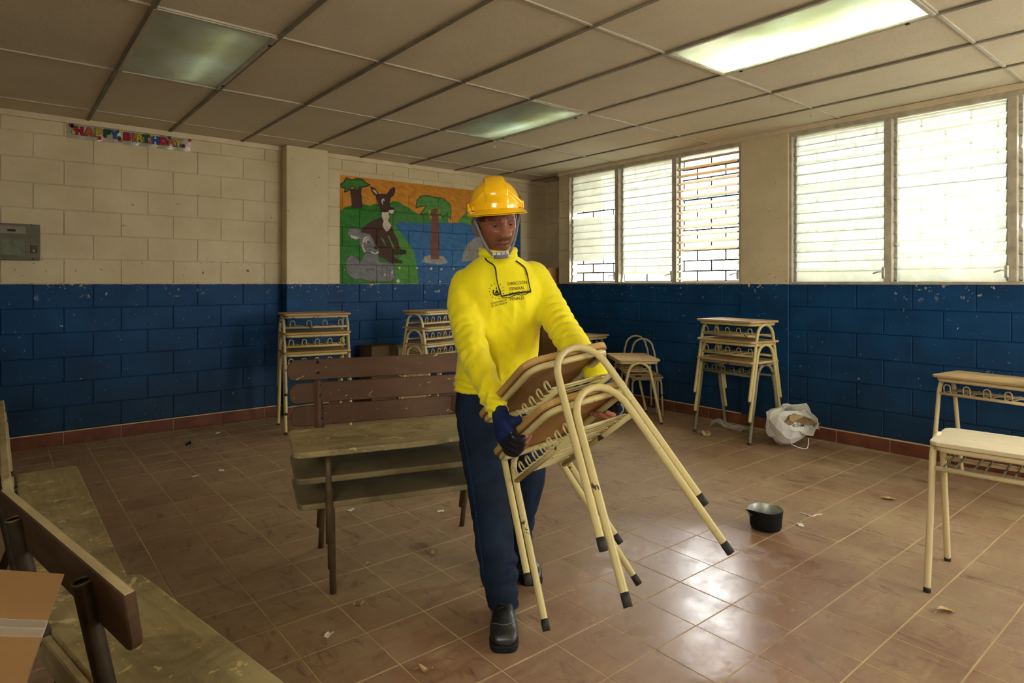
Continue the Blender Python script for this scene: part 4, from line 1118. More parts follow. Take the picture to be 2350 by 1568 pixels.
neck = addcol(remesh('neck', [limb([hp(0, -0.025, -0.02), hp(0, -0.022, -0.085), L(1144, 585, 2.73), L(1145, 625, 2.75)], [0.060, 0.057, 0.058, 0.064]), loft('t', [(r[0], r[1], r[2], r[3] * .9, r[4] * .88, 2.2) for r in TORSO], 24),
    limb(ARM_R, [r * .78 for r in RAD_R], 14), limb(ARM_L, [r * .78 for r in RAD_L], 14), limb(LEG_R, [r * .82 for r in LRAD_R], 14), limb(LEG_L, [r * .82 for r in LRAD_L], 14)], 0.010, 4), skin)
hands = [addcol(remesh('hand', hand(xx, s, w, 0.0008, True) + [limb([w + ((ARM_R if s < 0 else ARM_L)[-2] - w) * 0.9, w], [0.032, 0.027], 14, 4)], 0.0026, 2), (0.33, 0.125, 0.072)) for xx, s, w in ((XR_, -1, WR_R), (XL_, 1, WR_L))]
def join_col(name, mes):
    V, F, C_, off = [], [], [], 0
    for m in mes:
        V += [tuple(v.co) for v in m.vertices]; F += [[i + off for i in p.vertices] for p in m.polygons]
        a = np.empty(len(m.vertices) * 4); m.color_attributes['Col'].data.foreach_get('color', a); C_.append(a.reshape(-1, 4)[:, :3]); off += len(m.vertices)
        bpy.data.meshes.remove(m)
    out = mesh(name, V, F, True); vcol(out, np.concatenate(C_)); return out
obj('body', join_col('body', [head, ear(-1), ear(1), neck] + hands), M['skin'], person)
# eyes
t = NT('eye'); p = t.oco(); s_ = t.sep(p)
r_ = t.math('SQRT', t.math('ADD', t.math('MULTIPLY', s_[0], s_[0]), t.math('MULTIPLY', s_[2], s_[2])))
c = t.mix(t.ramp(r_, 0.0052, 0.0056), (0.018, 0.008, 0.004), (0.15, 0.11, 0.09)); t.color(c); t.rough(0.12); M['eye'] = t.m
M['lid'] = simple('eyelid_skin', (0.165, 0.062, 0.034), 0.5, 0, 0.1, 60)
def part_sphere(r, lo, hi, seg=20, n=8):
    V, F = [], []
    for i in range(n + 1):
        a = math.radians(lo + (hi - lo) * i / n)         # rotation about the x axis, from forward up
        for k in range(seg + 1):
            b = math.pi * k / seg - math.pi / 2
            V.append((r * math.sin(b), -r * math.cos(b) * math.cos(a), r * math.cos(b) * math.sin(a)))
    for i in range(n):
        for k in range(seg): q = i * (seg + 1) + k; F.append((q, q + 1, q + seg + 2, q + seg + 1))
    return mesh('lid', V, F, True)
for s in (-1, 1):
    e = obj('eye', ball((0, 0, 0), 0.0128), M['eye'], person); loc = hp(s * 0.031, 0.0685, -0.001)
    e.matrix_local = Matrix.Translation(loc) @ (Hm @ Matrix.Rotation(math.radians(14), 3, 'X') @ Matrix.Rotation(math.radians(6), 3, 'Z')).to_4x4()
    for nm, lo, hi in (('upper_eyelid', 2, 100), ('lower_eyelid', -100, -20)):
        l = obj(nm, part_sphere(0.0140, lo, hi), M['lid'], person); l.matrix_local = Matrix.Translation(loc) @ Hm.to_4x4()

# ---- hard hat
hat = empty('hard_hat', (0, 0, 0), 0, person)
hat.matrix_local = Matrix.Translation(Hc) @ (Hm @ Matrix.Rotation(math.radians(-14), 3, 'Z') @ Matrix.Rotation(math.radians(-2), 3, 'X')).to_4x4() @ Matrix.Scale(HS, 4)
def sm(a, b, v): q = np.clip((v - a) / (b - a), 0, 1); return q * q * (3 - 2 * q)
NU, NV = 220, 70
V_, F_ = [], []
z0 = 0.057
def hatpt(a, e, extra=0.0):
    cx, cf = math.sin(a), math.cos(a); ce, se = math.cos(e), math.sin(e)
    x = 0.1015 * ce ** 0.85 * cx; f = (0.123 if cf > 0 else 0.130) * ce ** 0.85 * cf; z = z0 + 0.113 * se
    n = Vector((x / 0.1015 ** 2, f / 0.126 ** 2, (z - z0) / 0.126 ** 2)).normalized()
    w = 0.031 + 0.016 * (1 - se)
    ridge = float(sm(w + 0.004, w - 0.002, abs(x))) * float(sm(0.22, 0.6, e)) * 0.017
    # swept side panels
    b = abs(abs(a if a < math.pi else a - 2 * math.pi) - math.pi / 2)
    lowb = float(sm(0.013, 0.004, abs(z - z0 - 0.016 - 0.055 * min(1, (b / 1.0) ** 2)))) * 0.007 * float(sm(1.30, 1.0, b))
    return Vector((x, f, z)) + n * (ridge + lowb + extra)
def hat_shell(off):
    V = []
    for j in range(NV):
        e = math.pi / 2 * (j / (NV - 1)) ** 0.9 * 0.995
        for i in range(NU): V.append(hatpt(2 * math.pi * i / NU, e, off))
    return V
Vo = hat_shell(0.0); Vi = hat_shell(-0.003)
# brim: rings outward from the rim; the peak reaches forward and droops
Vb = []
for t_ in (0.0, 0.25, 0.5, 0.75, 0.93, 1.0):
    for i in range(NU):
        a = 2 * math.pi * i / NU; c = math.cos(a)
        w = 0.0085 + 0.027 * float(sm(0.05, 0.6, c))
        r = hatpt(a, 0.0); o = Vector((math.sin(a), math.cos(a), 0))
        dz = -0.004 - (0.007 + 0.010 * float(sm(0.1, 0.8, c))) * t_ ** 1.4 + 0.010 * float(sm(0.3, 1.0, c)) - (0.003 if t_ >= 1.0 else 0)
        Vb.append(r + o * w * t_ + Vector((0, 0, dz)))
def gridf(n0, rows, flip=False):
    F = []
    for j in range(rows - 1):
        for i in range(NU):
            k = (i + 1) % NU; q = (n0 + j * NU + i, n0 + j * NU + k, n0 + (j + 1) * NU + k, n0 + (j + 1) * NU + i)
            F.append(q[::-1] if flip else q)
    return F
V_ = Vo + Vi; F_ = gridf(0, NV, True) + gridf(len(Vo), NV)
F_.append(tuple((NV - 1) * NU + i for i in range(NU))); F_.append(tuple(len(Vo) + (NV - 1) * NU + i for i in range(NU))[::-1])
toh = lambda v: Vector((v.x, -v.y, v.z))
obj('shell', mesh('shell', [toh(v) for v in V_], F_, True), M['hat'], hat)
nb_ = len(Vb); V_ = [toh(v) for v in Vb] + [toh(v) + Vector((0, 0, -0.0028)) for v in Vb]
F_ = gridf(0, 6) + gridf(nb_, 6, True) + [(5 * NU + i, nb_ + 5 * NU + i, nb_ + 5 * NU + (i + 1) % NU, 5 * NU + (i + 1) % NU) for i in range(NU)]
obj('brim', mesh('brim', V_, F_, True), M['hat'], hat)
for s in (-1, 1):
    obj('accessory_slot', box_me('accessory_slot', s * 0.104 - 0.008, s * 0.104 + 0.008, -0.028, 0.012, z0 - 0.006, z0 + 0.026, 0.004, 2), M['hat'], hat)
    obj('accessory_slot', box_me('accessory_slot', s * 0.092 - 0.006, s * 0.092 + 0.006, -0.062, -0.046, z0 + 0.0, z0 + 0.016, 0.003, 2), M['hat'], hat)
    hh = lambda x, f, z: Vector((x, -f, z))
    path = crom([hh(s * 0.090, 0.045, 0.034), hh(s * 0.080, 0.058, -0.005), hh(s * 0.064, 0.078, -0.055), hh(s * 0.046, 0.096, -0.096), hh(s * 0.030, 0.110, -0.116)], 6)
    obj('chin_strap', tube('chin_strap', path, 0.0055, 8, sx=0.35), M['strap'], hat)
cup = plate('chin_cup', rrect(0.074, 0.030, 0.014, 4), -0.004, 0.004, 0.002)
cc_ = getv(cup); 
ang_ = cc_[:, 0] / 0.055
cup_pts = [hh(0.052 * math.sin(a), 0.066 + (0.054 + q[2]) * math.cos(a), -0.117 + q[1]) for a, q in zip(ang_, cc_)]
setv(cup, np.array([list(v) for v in cup_pts])); cu = obj('chin_cup', cup, M['whitep'], hat)
obj('cup_strap', tube('cup_strap', [hh(0.054 * math.sin(a), 0.066 + 0.0595 * math.cos(a), -0.122) for a in np.linspace(-0.55, 0.55, 9)], 0.0075, 8, sx=0.25), M['strap'], hat)
for a in (-0.33, 0.0, 0.33):
    obj('cup_slot', box_me('cup_slot', -0.001, 0.001, -0.001, 0.001, -0.005, 0.005), M['blackp'], hat, hh(0.053 * math.sin(a), 0.066 + 0.0585 * math.cos(a), -0.109))

# ---- spectacles hanging on the chest
gl = empty('spectacles', (0, 0, 0), 0, person)
def chest(px, py, off=0.006):
    q = L(px, py, 2.64); p = onto(sb, q.x, q.z, off)
    return p if p else q
def ch_line(pts, r, name, off=0.006):
    q = [Vector(a) for a in crom([list(a) + [0] for a in pts], 6)]
    return obj(name, tube(name, [chest(a.x, a.y, off) for a in q], r, 7), M['blackp'], gl)
ch_line([(1112, 592), (1121, 601), (1132, 608), (1137, 618), (1139, 633)], 0.0032, 'neck_cord')
ch_line([(1184, 598), (1196, 606), (1206, 616), (1211, 632)], 0.0032, 'neck_cord')
ch_line([(1138.5, 632), (1142, 650), (1147, 668), (1151, 681)], 0.0026, 'temple')
ch_line([(1211, 631), (1214, 648), (1217, 662), (1219, 670)], 0.0026, 'temple')
ch_line([(1150, 680.5), (1165, 677), (1184, 673), (1219, 669.5)], 0.0028, 'brow_bar', 0.008)
ch_line([(1152, 683.5), (1168, 683), (1181, 678), (1188, 676), (1200, 677.5), (1217, 671)], 0.0014, 'lens_rim', 0.008)

# ---- print on the shirt
def text_mesh(s, size):
    cu = bpy.data.curves.new('txt', 'FONT'); cu.body = s; cu.size = size; cu.align_x = 'LEFT'; cu.resolution_u = 2; cu.offset = size * 0.008
    o = bpy.data.objects.new('txt', cu); COL.objects.link(o); dg = bpy.context.evaluated_depsgraph_get(); dg.update()
    me = bpy.data.meshes.new_from_object(o.evaluated_get(dg)); bpy.data.objects.remove(o, do_unlink=True); bpy.data.curves.remove(cu); return me
def print_on(me, px, py, ang, sx=1.0, name='lettering', par=None):
    bm = bmesh.new(); bm.from_mesh(me); bmesh.ops.triangulate(bm, faces=bm.faces[:])
    for _ in range(1):
        es = [e for e in bm.edges if e.calc_length() > 0.010]
        if es: bmesh.ops.subdivide_edges(bm, edges=es, cuts=1)
    q = L(px, py, 2.64); c, s = math.cos(ang), math.sin(ang)
    for v in bm.verts:
        a, b = v.co.x * sx, v.co.y
        p = onto(sb, q.x + a * c - b * s, q.z + a * s + b * c, 0.0022)
        if p: v.co = p
        else: v.co = Vector((q.x + a * c - b * s, q.y, q.z + a * s + b * c))
    out = bm_mesh(bm, name); return obj(name, out, M['ink'], par or shirt)
for s, px, py, sz, an, sx_ in (('DIRECCIÓN', 1165, 655.5, 0.0165, 0.10, 0.86), ('GENERAL', 1168, 667, 0.0165, 0.09, 0.86), ('DE CENTROS', 1169, 678.5, 0.0165, 0.12, 0.86), ('PENALES', 1171, 690.5, 0.0165, 0.11, 0.86), ('GOBIERNO DE', 1126.5, 699, 0.0095, 0.24, 1.0), ('EL SALVADOR', 1129, 705, 0.0095, 0.24, 1.0)):
    print_on(text_mesh(s, sz * 1.10), px, py, an, sx_)
def disc(r, n=10, x=0, y=0, ry=None):
    ry = ry or r
    return mesh('d', [(x + r * math.cos(2 * math.pi * k / n), y + ry * math.sin(2 * math.pi * k / n), 0) for k in range(n)], [tuple(range(n))])
em = [disc(0.0019, 8, 0.0275 * math.cos(a), 0.0285 * math.sin(a)) for a in np.linspace(0, 2 * math.pi, 14, endpoint=False)]
em += [disc(0.0035, 6, 0.0135 * math.cos(a), 0.0125 * math.sin(a) - 0.003) for a in np.linspace(math.radians(150), math.radians(390), 9)]
em += [mesh('d', [(-0.008, -0.008, 0), (0.008, -0.008, 0), (0.0, 0.006, 0)], [(0, 1, 2)]), mesh('d', [(-0.003, 0.008, 0), (0.003, 0.008, 0), (0.0, 0.016, 0)], [(0, 1, 2)]), mesh('d', [(-0.009, -0.013, 0), (0.009, -0.013, 0), (0.007, -0.0095, 0), (-0.007, -0.0095, 0)], [(0, 1, 2, 3)])]
em = merge('emblem', em); em.transform(Matrix.Scale(1.1, 4))
print_on(em, 1140, 668, 0.1, 1.0, 'emblem')
# ================================================================== things on the walls
def wall_a(px, py, Y=YA - 0.0090):          # where a sight line of the photograph meets the back wall
    k = (px - 1175) / 1445
    rx, ry = VX + k * RX, VY + k * RY
    d = Y / ry
    return d * rx, CAMH - (py - 650) / 1445 * d
def zc(x, y): return 760 + x / 5.4057, 380 + y / 5.4057
def zpoly(pts): return [wall_a(*zc(x, y)) for x, y in pts]
def ell(cx, cy, rx, ry, n=18): return [(cx + rx * math.cos(2 * math.pi * k / n), cy + ry * math.sin(2 * math.pi * k / n)) for k in range(n)]
MX0, MX1, MZ0, MZ1 = 2.82, 5.31, 1.302, 2.452
gx = np.arange(MX0, MX1 + 1e-6, 0.0058); gz = np.arange(MZ0, MZ1 + 1e-6, 0.0058)
GX, GZ = np.meshgrid(gx, gz); PX, PZ = GX.ravel(), GZ.ravel()
MC = np.tile(np.array((0.50, 0.205, 0.016)), (len(PX), 1))
wob = np.array([noise.noise(Vector((a * 30, b * 30, 0))) for a, b in zip(PX, PZ)]) * 0.004
def inside(poly):
    p = np.array(poly); c = np.zeros(len(PX), bool); j = len(p) - 1
    for i in range(len(p)):
        (xi, zi), (xj, zj) = p[i], p[j]
        m = ((zi > PZ) != (zj > PZ)) & (PX < (xj - xi) * (PZ - zi) / (zj - zi + 1e-12) + xi); c ^= m; j = i
    return c
def edge(poly, w):
    p = np.array(poly); out = np.zeros(len(PX), bool)
    for i in range(len(p)):
        a, b = p[i], p[(i + 1) % len(p)]; ab = b - a
        t_ = np.clip(((PX - a[0]) * ab[0] + (PZ - a[1]) * ab[1]) / (ab @ ab + 1e-12), 0, 1)
        out |= np.hypot(PX - a[0] - t_ * ab[0], PZ - a[1] - t_ * ab[1]) < w
    return out
def fill(pts, c, line=None, w=0.0055):
    q = zpoly(pts); m = inside(q); MC[m] = c
    if line is not None: MC[edge(q, w)] = line
GR, GR2, WA, BRN, BLK, WHT, GRY = (0.020, 0.145, 0.012), (0.070, 0.22, 0.045), (0.022, 0.105, 0.245), (0.050, 0.016, 0.008), (0.012, 0.010, 0.008), (0.52, 0.46, 0.34), (0.155, 0.150, 0.150)
fill([(108, 565), (170, 520), (240, 495), (400, 475), (490, 500), (545, 472), (600, 480), (730, 470), (760, 440), (830, 445), (880, 480), (960, 520), (1030, 570), (1090, 610), (1160, 590), (1300, 560), (1450, 600), (1450, 720), (790, 725), (870, 850), (980, 990), (1030, 1080), (1060, 1250), (1085, 1465), (90, 1470), (90, 560)], GR)
fill([(790, 700), (870, 850), (980, 990), (1030, 1080), (1060, 1250), (1085, 1465), (780, 1465), (780, 1200), (900, 1100), (830, 960), (740, 760)], (0.060, 0.20, 0.030))
fill([(730, 480), (880, 490), (1090, 610), (1450, 620), (1450, 720), (790, 722), (740, 760), (720, 640)], (0.045, 0.165, 0.030))
fill([(1560, 725), (1620, 640), (1690, 560), (1780, 520), (1900, 560), (2050, 610), (2200, 560), (2420, 590), (2420, 760), (1560, 740)], GR2)
fill([(790, 725), (880, 700), (1000, 710), (1060, 718), (1450, 712), (1620, 710), (1720, 735), (2450, 735), (2450, 1470), (1085, 1470), (1060, 1250), (1030, 1080), (980, 990), (870, 850)], WA)
fill([(1060, 1250), (2450, 1250), (2450, 1470), (1085, 1470)], (0.020, 0.085, 0.20))
fill([(1615, 1190), (1640, 1080), (1680, 980), (1780, 900), (1900, 850), (2050, 890), (2110, 1190)], (0.20, 0.19, 0.165))
fill([(1120, 1195), (1160, 1130), (1230, 1110), (1390, 1125), (1455, 1210), (1330, 1230), (1180, 1210)], (0.25, 0.235, 0.20))
fill([(1050, 530), (1062, 440), (1110, 380), (1200, 372), (1290, 395), (1400, 412), (1470, 480), (1490, 560), (1480, 665), (1455, 640), (1440, 590), (1380, 640), (1320, 560), (1250, 560), (1210, 600), (1110, 605), (1180, 500), (1100, 510)], GR2, (0.015, 0.05, 0.014))
for k in range(5):
    fill([(1270, 540), (1120 + 75 * k, 400 + 12 * abs(k - 2)), (1124 + 75 * k, 404 + 12 * abs(k - 2))], (0.02, 0.06, 0.018))
fill([(1250, 540), (1320, 540), (1330, 720), (1345, 900), (1340, 1165), (1235, 1160), (1240, 800)], (0.135, 0.048, 0.032))
for a, b in ((1215, 600), (1235, 640), (1330, 590), (1350, 640), (1225, 575), (1340, 560)): fill(ell(a, b, 14, 16), (0.42, 0.24, 0.03))
fill([(230, 290), (380, 270), (375, 330), (390, 530), (260, 530), (245, 400)], BRN)
fill([(112, 240), (160, 200), (185, 155), (260, 180), (320, 165), (390, 175), (440, 220), (485, 240), (420, 265), (350, 262), (320, 325), (300, 300), (310, 270), (250, 265), (200, 320), (160, 330), (180, 285), (112, 265)], (0.03, 0.17, 0.018), BLK)
# brown donkey
fill([(690, 360), (740, 290), (780, 270), (795, 300), (780, 360), (740, 395), (715, 385)], BRN, BLK, 0.004)
fill([(487, 265), (540, 285), (590, 350), (575, 385), (530, 360), (500, 310)], BRN, BLK, 0.004)
fill([(515, 295), (550, 310), (578, 355), (560, 355), (525, 320)], WHT)
fill([(600, 570), (625, 640), (520, 680), (430, 740), (370, 800), (380, 840), (480, 870), (540, 960), (590, 1030), (590, 1120), (700, 1180), (760, 1215), (880, 1215), (885, 1180), (800, 1150), (770, 1110), (830, 1110), (930, 1100), (930, 1050), (850, 1035), (840, 960), (790, 850), (760, 780), (740, 740), (720, 680), (725, 580)], BRN)
fill([(700, 870), (720, 870), (780, 1010), (795, 1035), (770, 1030)], (0.060, 0.20, 0.030)); fill([(610, 885), (640, 900), (690, 1010), (670, 990)], (0.060, 0.20, 0.030))
fill([(850, 1040), (930, 1050), (930, 1100), (850, 1110)], BLK); fill([(740, 1170), (800, 1160), (830, 1200), (800, 1215)], (0.03, 0.01, 0.006))
fill([(560, 370), (620, 350), (690, 360), (740, 380), (725, 450), (735, 520), (780, 540), (785, 600), (740, 605), (720, 575), (620, 575), (595, 500), (570, 430)], BRN, BLK, 0.003)
fill([(630, 580), (710, 578), (722, 640), (705, 680), (745, 745), (720, 800), (690, 820), (660, 790), (635, 740), (650, 690), (630, 640)], WHT)
fill([(708, 555), (780, 540), (785, 595), (745, 605), (715, 585)], WHT, BLK, 0.003); fill([(725, 515), (770, 520), (785, 550), (740, 545)], BLK)
fill(ell(643, 443, 24, 40), WHT, BLK, 0.003); fill(ell(652, 458, 12, 24), (0.03, 0.05, 0.09))
# grey donkey
fill([(180, 1230), (190, 1160), (240, 1110), (300, 1130), (370, 1200), (400, 1110), (430, 1085), (580, 1100), (600, 1190), (720, 1200), (790, 1230), (785, 1400), (730, 1440), (600, 1435), (480, 1440), (360, 1400), (300, 1415), (230, 1380), (190, 1320)], GRY, (0.05, 0.05, 0.05), 0.003)
fill([(220, 780), (330, 775), (380, 830), (480, 850), (525, 920), (545, 1000), (590, 1060), (570, 1100), (500, 1090), (440, 1070), (420, 1080), (380, 1030), (345, 950), (345, 910), (240, 900), (205, 850)], GRY, (0.06, 0.06, 0.06), 0.003)
fill([(240, 865), (320, 880), (355, 905), (300, 915), (250, 895)], WHT)
fill([(395, 920), (418, 930), (402, 1000), (428, 1070), (413, 1082), (380, 1010)], WHT)
fill(ell(440, 925, 45, 45), WHT); fill([(395, 950), (490, 950), (490, 990), (395, 990)], GRY); fill(ell(450, 935, 32, 38), GRY); fill(ell(450, 938, 24, 30), WHT); fill(ell(458, 946, 14, 20), (0.03, 0.05, 0.09))
fill([(515, 1010), (560, 1015), (590, 1040), (550, 1050)], BLK); fill([(480, 1045), (540, 1080), (595, 1060), (590, 1090), (540, 1108), (490, 1085)], WHT, BLK, 0.003)
for a in ([(420, 1350), (440, 1290), (520, 1275), (560, 1320), (590, 1390), (550, 1310), (500, 1285), (450, 1300)], [(640, 1220), (645, 1220), (630, 1400), (625, 1400)], [(690, 1230), (695, 1230), (690, 1420), (685, 1420)], [(735, 1225), (740, 1225), (725, 1400), (720, 1400)]): fill(a, (0.05, 0.05, 0.05))
fill(ell(758, 1325, 12, 18), WHT); fill(ell(668, 1355, 10, 16), WHT)
for a, b, r in ((848, 1272, 14), (1065, 1272, 12), (1240, 1280, 16), (1368, 1288, 13), (830, 1435, 22), (1222, 1440, 8), (1350, 1440, 10), (1520, 1282, 8), (165, 1295, 7)): fill(ell(a, b, r, r * 1.1, 7), (0.50, 0.47, 0.40))
br = np.array([noise.fractal(Vector((a * 14 + b * 9, b * 22, 3)), 1.0, 2.0, 3) for a, b in zip(PX, PZ)])
MC *= (1.12 + 0.34 * br)[:, None]
# recess along the joints of the blocks
joint = np.zeros(len(PX), bool)
zj = (PZ - 0.105) / 0.2; near_h = np.abs(zj - np.round(zj)) * 0.2 < 0.0045; row = np.floor(zj).astype(int)
off = np.where(row % 2 == 1, 0.24, 0.44); uj = (PX - off) / 0.4; near_v = np.abs(uj - np.round(uj)) * 0.4 < 0.0045
joint = near_h | near_v
MY = np.where(joint, np.where(PZ > 2.30, YA - 0.0082, YA - 0.0030), YA - 0.0092)
nx_, nz_ = len(gx), len(gz)
F_ = [(j * nx_ + i, j * nx_ + i + 1, (j + 1) * nx_ + i + 1, (j + 1) * nx_ + i) for j in range(nz_ - 1) for i in range(nx_ - 1)]
mm = mesh('mural', np.stack([PX, MY, PZ], 1), F_); vcol(mm, np.clip(MC, 0, 1))
t = NT('mural_paint'); a = t.node('ShaderNodeAttribute', attribute_name='Col')
t.color(t.mix(t.ramp(t.noise(90, 4, 0.65, t.pos()), 0.35, 0.75, 0, 0.30), a.outputs['Color'], (0.02, 0.02, 0.015))); t.rough(0.6); M['mural'] = t.m
tag(obj('wall_mural', mm, M['mural']), 'painted wall mural of two donkeys, palms and a lake on the back wall', 'mural')

# ---- birthday banner
ban = empty('birthday_banner', (0.92, YA - 0.0095, 2.56)); tag(ban, 'shiny plastic banner with coloured HAPPY BIRTHDAY letters under the ceiling', 'banner')
t = NT('silver_film'); t.color((0.42, 0.38, 0.31)); t.rough(0.25); t.b.inputs['Metallic'].default_value = 0.3
t.bump(t.noise(18, 3, 0.6, t.oco(), 0.5), 0.6, 0.006); M['film'] = t.m
def bl(px, py): x, z = wall_a(130 + px / 6.912, 270 + py / 6.912, YA - 0.0095); return x - 0.92, z - 2.56
c = [bl(150, 85), bl(155, 320), bl(2120, 545), bl(2130, 335)]
def sheet(c, y, n=40):
    V, F = [], []
    for i in range(n + 1):
        f = i / n
        for g_ in (0, 0.5, 1):
            a = Vector(c[0]).lerp(Vector(c[1]), g_); b = Vector(c[3]).lerp(Vector(c[2]), g_); p = a.lerp(b, f)
            V.append((p.x, y + 0.003 * math.sin(i * 1.1 + g_ * 2) - 0.002, p.y))
    for i in range(n):
        for k in range(2): F.append((i * 3 + k, (i + 1) * 3 + k, (i + 1) * 3 + k + 1, i * 3 + k + 1))
    return mesh('film', V, F, True)
obj('film', sheet(c, 0), M['film'], ban)
cols = dict(m=(0.33, 0.008, 0.02), o=(0.42, 0.085, 0.012), y=(0.42, 0.33, 0.012), g=(0.006, 0.065, 0.02), b=(0.010, 0.075, 0.30))
for k, v in cols.items():
    M['ban' + k] = simple('banner_ink_' + k, v, 0.35, 0, 0.1, 10)
def bubble(ch, size, off):
    cu = bpy.data.curves.new('txt', 'FONT'); cu.body = ch; cu.size = size; cu.align_x = 'CENTER'; cu.align_y = 'CENTER'; cu.offset = off; cu.extrude = 0.001; cu.resolution_u = 3
    o = bpy.data.objects.new('txt', cu); COL.objects.link(o); dg = bpy.context.evaluated_depsgraph_get(); dg.update()
    me = bpy.data.meshes.new_from_object(o.evaluated_get(dg)); bpy.data.objects.remove(o, do_unlink=True); bpy.data.curves.remove(cu); return me
for ch, k, px, py in zip('HAPPYBIRTHDAY', 'moygbmoygbmoy', (355, 513, 660, 795, 922, 1115, 1217, 1310, 1420, 1565, 1690, 1815, 1925), (218, 237, 245, 262, 280, 310, 325, 335, 345, 370, 378, 400, 412)):
    x, z = bl(px, py)
    o = obj('letter', bubble(ch, 0.085, 0.0045), M['ban' + k], ban, (x, -0.011, z), (math.pi / 2, math.radians(-1), 0))
    obj('letter_outline', bubble(ch, 0.085, 0.0075), M['blackp'], o, (0, 0, -0.0012))
for px, py, k in ((228, 120, 'm'), (250, 140, 'g'), (265, 240, 'y'), (680, 330, 'm'), (1015, 215, 'y'), (990, 330, 'g'), (1015, 368, 'o'), (1500, 280, 'y'), (1487, 395, 'o'), (1785, 315, 'g'), (1985, 450, 'b'), (2012, 455, 'm'), (2108, 360, 'm')):
    x, z = bl(px, py); me = plate('balloon', [(0.013 * math.cos(a), 0.016 * math.sin(a)) for a in np.linspace(0, 2 * math.pi, 14, endpoint=False)], -0.001, 0.001)
    obj('balloon_print', me, M['ban' + k], ban, (x, -0.0135, z), (math.pi / 2, 0, 0))
# ---- electrical box
eb_ = empty('electrical_box', (0.14, YA - 0.0078, 1.49)); tag(eb_, 'grey metal electrical box with small window on the back wall at left', 'electrical box')
M['ebox'] = simple('grey_enamel', (0.13, 0.12, 0.085), 0.45, 0.1, 0.15, 8); M['eplate'] = simple('faded_label', (0.24, 0.21, 0.15), 0.55, 0, 0.1, 10); M['eglass'] = simple('dull_window', (0.14, 0.16, 0.115), 0.15, 0, 0.25, 25)
obj('case', box_me('case', -0.145, 0.145, -0.055, 0, 0, 0.282, 0.004), M['ebox'], eb_)
obj('label_plate', box_me('label_plate', -0.105, 0.055, -0.0575, -0.05, 0.205, 0.262, 0.001), M['eplate'], eb_)
obj('digit_display', box_me('digit_display', -0.058, -0.008, -0.059, -0.05, 0.220, 0.237, 0.001), M['blackp'], eb_)
obj('breaker_slot', box_me('breaker_slot', -0.125, -0.108, -0.058, -0.05, 0.205, 0.265, 0.001), M['blackp'], eb_)
dr = obj('door', box_me('door', -0.13, 0.138, -0.060, -0.052, 0.018, 0.185, 0.003), M['ebox'], eb_)
obj('window_bezel', merge('window_bezel', [box_me('a', -0.103, 0.062, -0.065, -0.056, 0.032, 0.040), box_me('a', -0.103, 0.062, -0.065, -0.056, 0.160, 0.168), box_me('a', -0.103, -0.095, -0.065, -0.056, 0.04, 0.16), box_me('a', 0.054, 0.062, -0.065, -0.056, 0.04, 0.16)]), M['ebox'], dr)
obj('window_pane', box_me('window_pane', -0.096, 0.055, -0.061, -0.056, 0.039, 0.161), M['eglass'], dr)
lk = obj('lock', box_me('lock', 0.082, 0.128, -0.064, -0.055, 0.055, 0.118, 0.002), M['backdk'], dr)
obj('key_barrel', tube('key_barrel', [(0.102, -0.068, 0.074), (0.102, -0.06, 0.074)], 0.010, 12), M['alu'], dr)
for xx, zz in ((-0.128, 0.15), (-0.128, 0.05), (0.10, 0.008), (0.09, 0.276)): obj('screw', tube('screw', [(xx, -0.061, zz), (xx, -0.052, zz)], 0.006, 8), M['bolt'], eb_)

# ================================================================== on the floor
def floor_at(px, py):
    d = 1445 * CAMH / (py - 650); l = (px - 1175) / 1445 * d
    return d * VX + l * RX, d * VY + l * RY
# cooking pot
pot = empty('cooking_pot', (3.185, 1.735, 0), math.radians(-TH * 57.3)); tag(pot, 'soot-black cooking pot with pouring lip standing on the tiles', 'pot')
M['soot'] = simple('soot', (0.004, 0.004, 0.004), 0.7, 0, 0.3, 20); M['pewter'] = simple('dull_aluminium', (0.36, 0.37, 0.31), 0.4, 0.35, 0.3, 14)
def potshell(prof, name):
    me = lathe(name, prof, 40)
    P = getv(me); a = np.arctan2(P[:, 1], P[:, 0]); k = np.exp(-((np.abs(np.abs(a) - math.pi)) / 0.17) ** 2) * np.clip((P[:, 2] - 0.06) / 0.045, 0, 1) ** 2
    P[:, 0] -= 0.022 * k; P[:, 2] -= 0.004 * k; P[:, 2] += 0.0015 * np.sin(a * 5) * (P[:, 2] > 0.09); setv(me, P); return me
obj('pot_wall', potshell([(0.0005, 0.0), (0.060, 0.0), (0.074, 0.006), (0.079, 0.018), (0.082, 0.06), (0.086, 0.098), (0.0875, 0.105), (0.086, 0.1065)], 'pot_wall'), M['soot'], pot)
obj('pot_lining', potshell([(0.086, 0.1068), (0.0835, 0.104), (0.080, 0.06), (0.077, 0.018), (0.070, 0.008), (0.0005, 0.006)], 'pot_lining'), M['pewter'], pot)
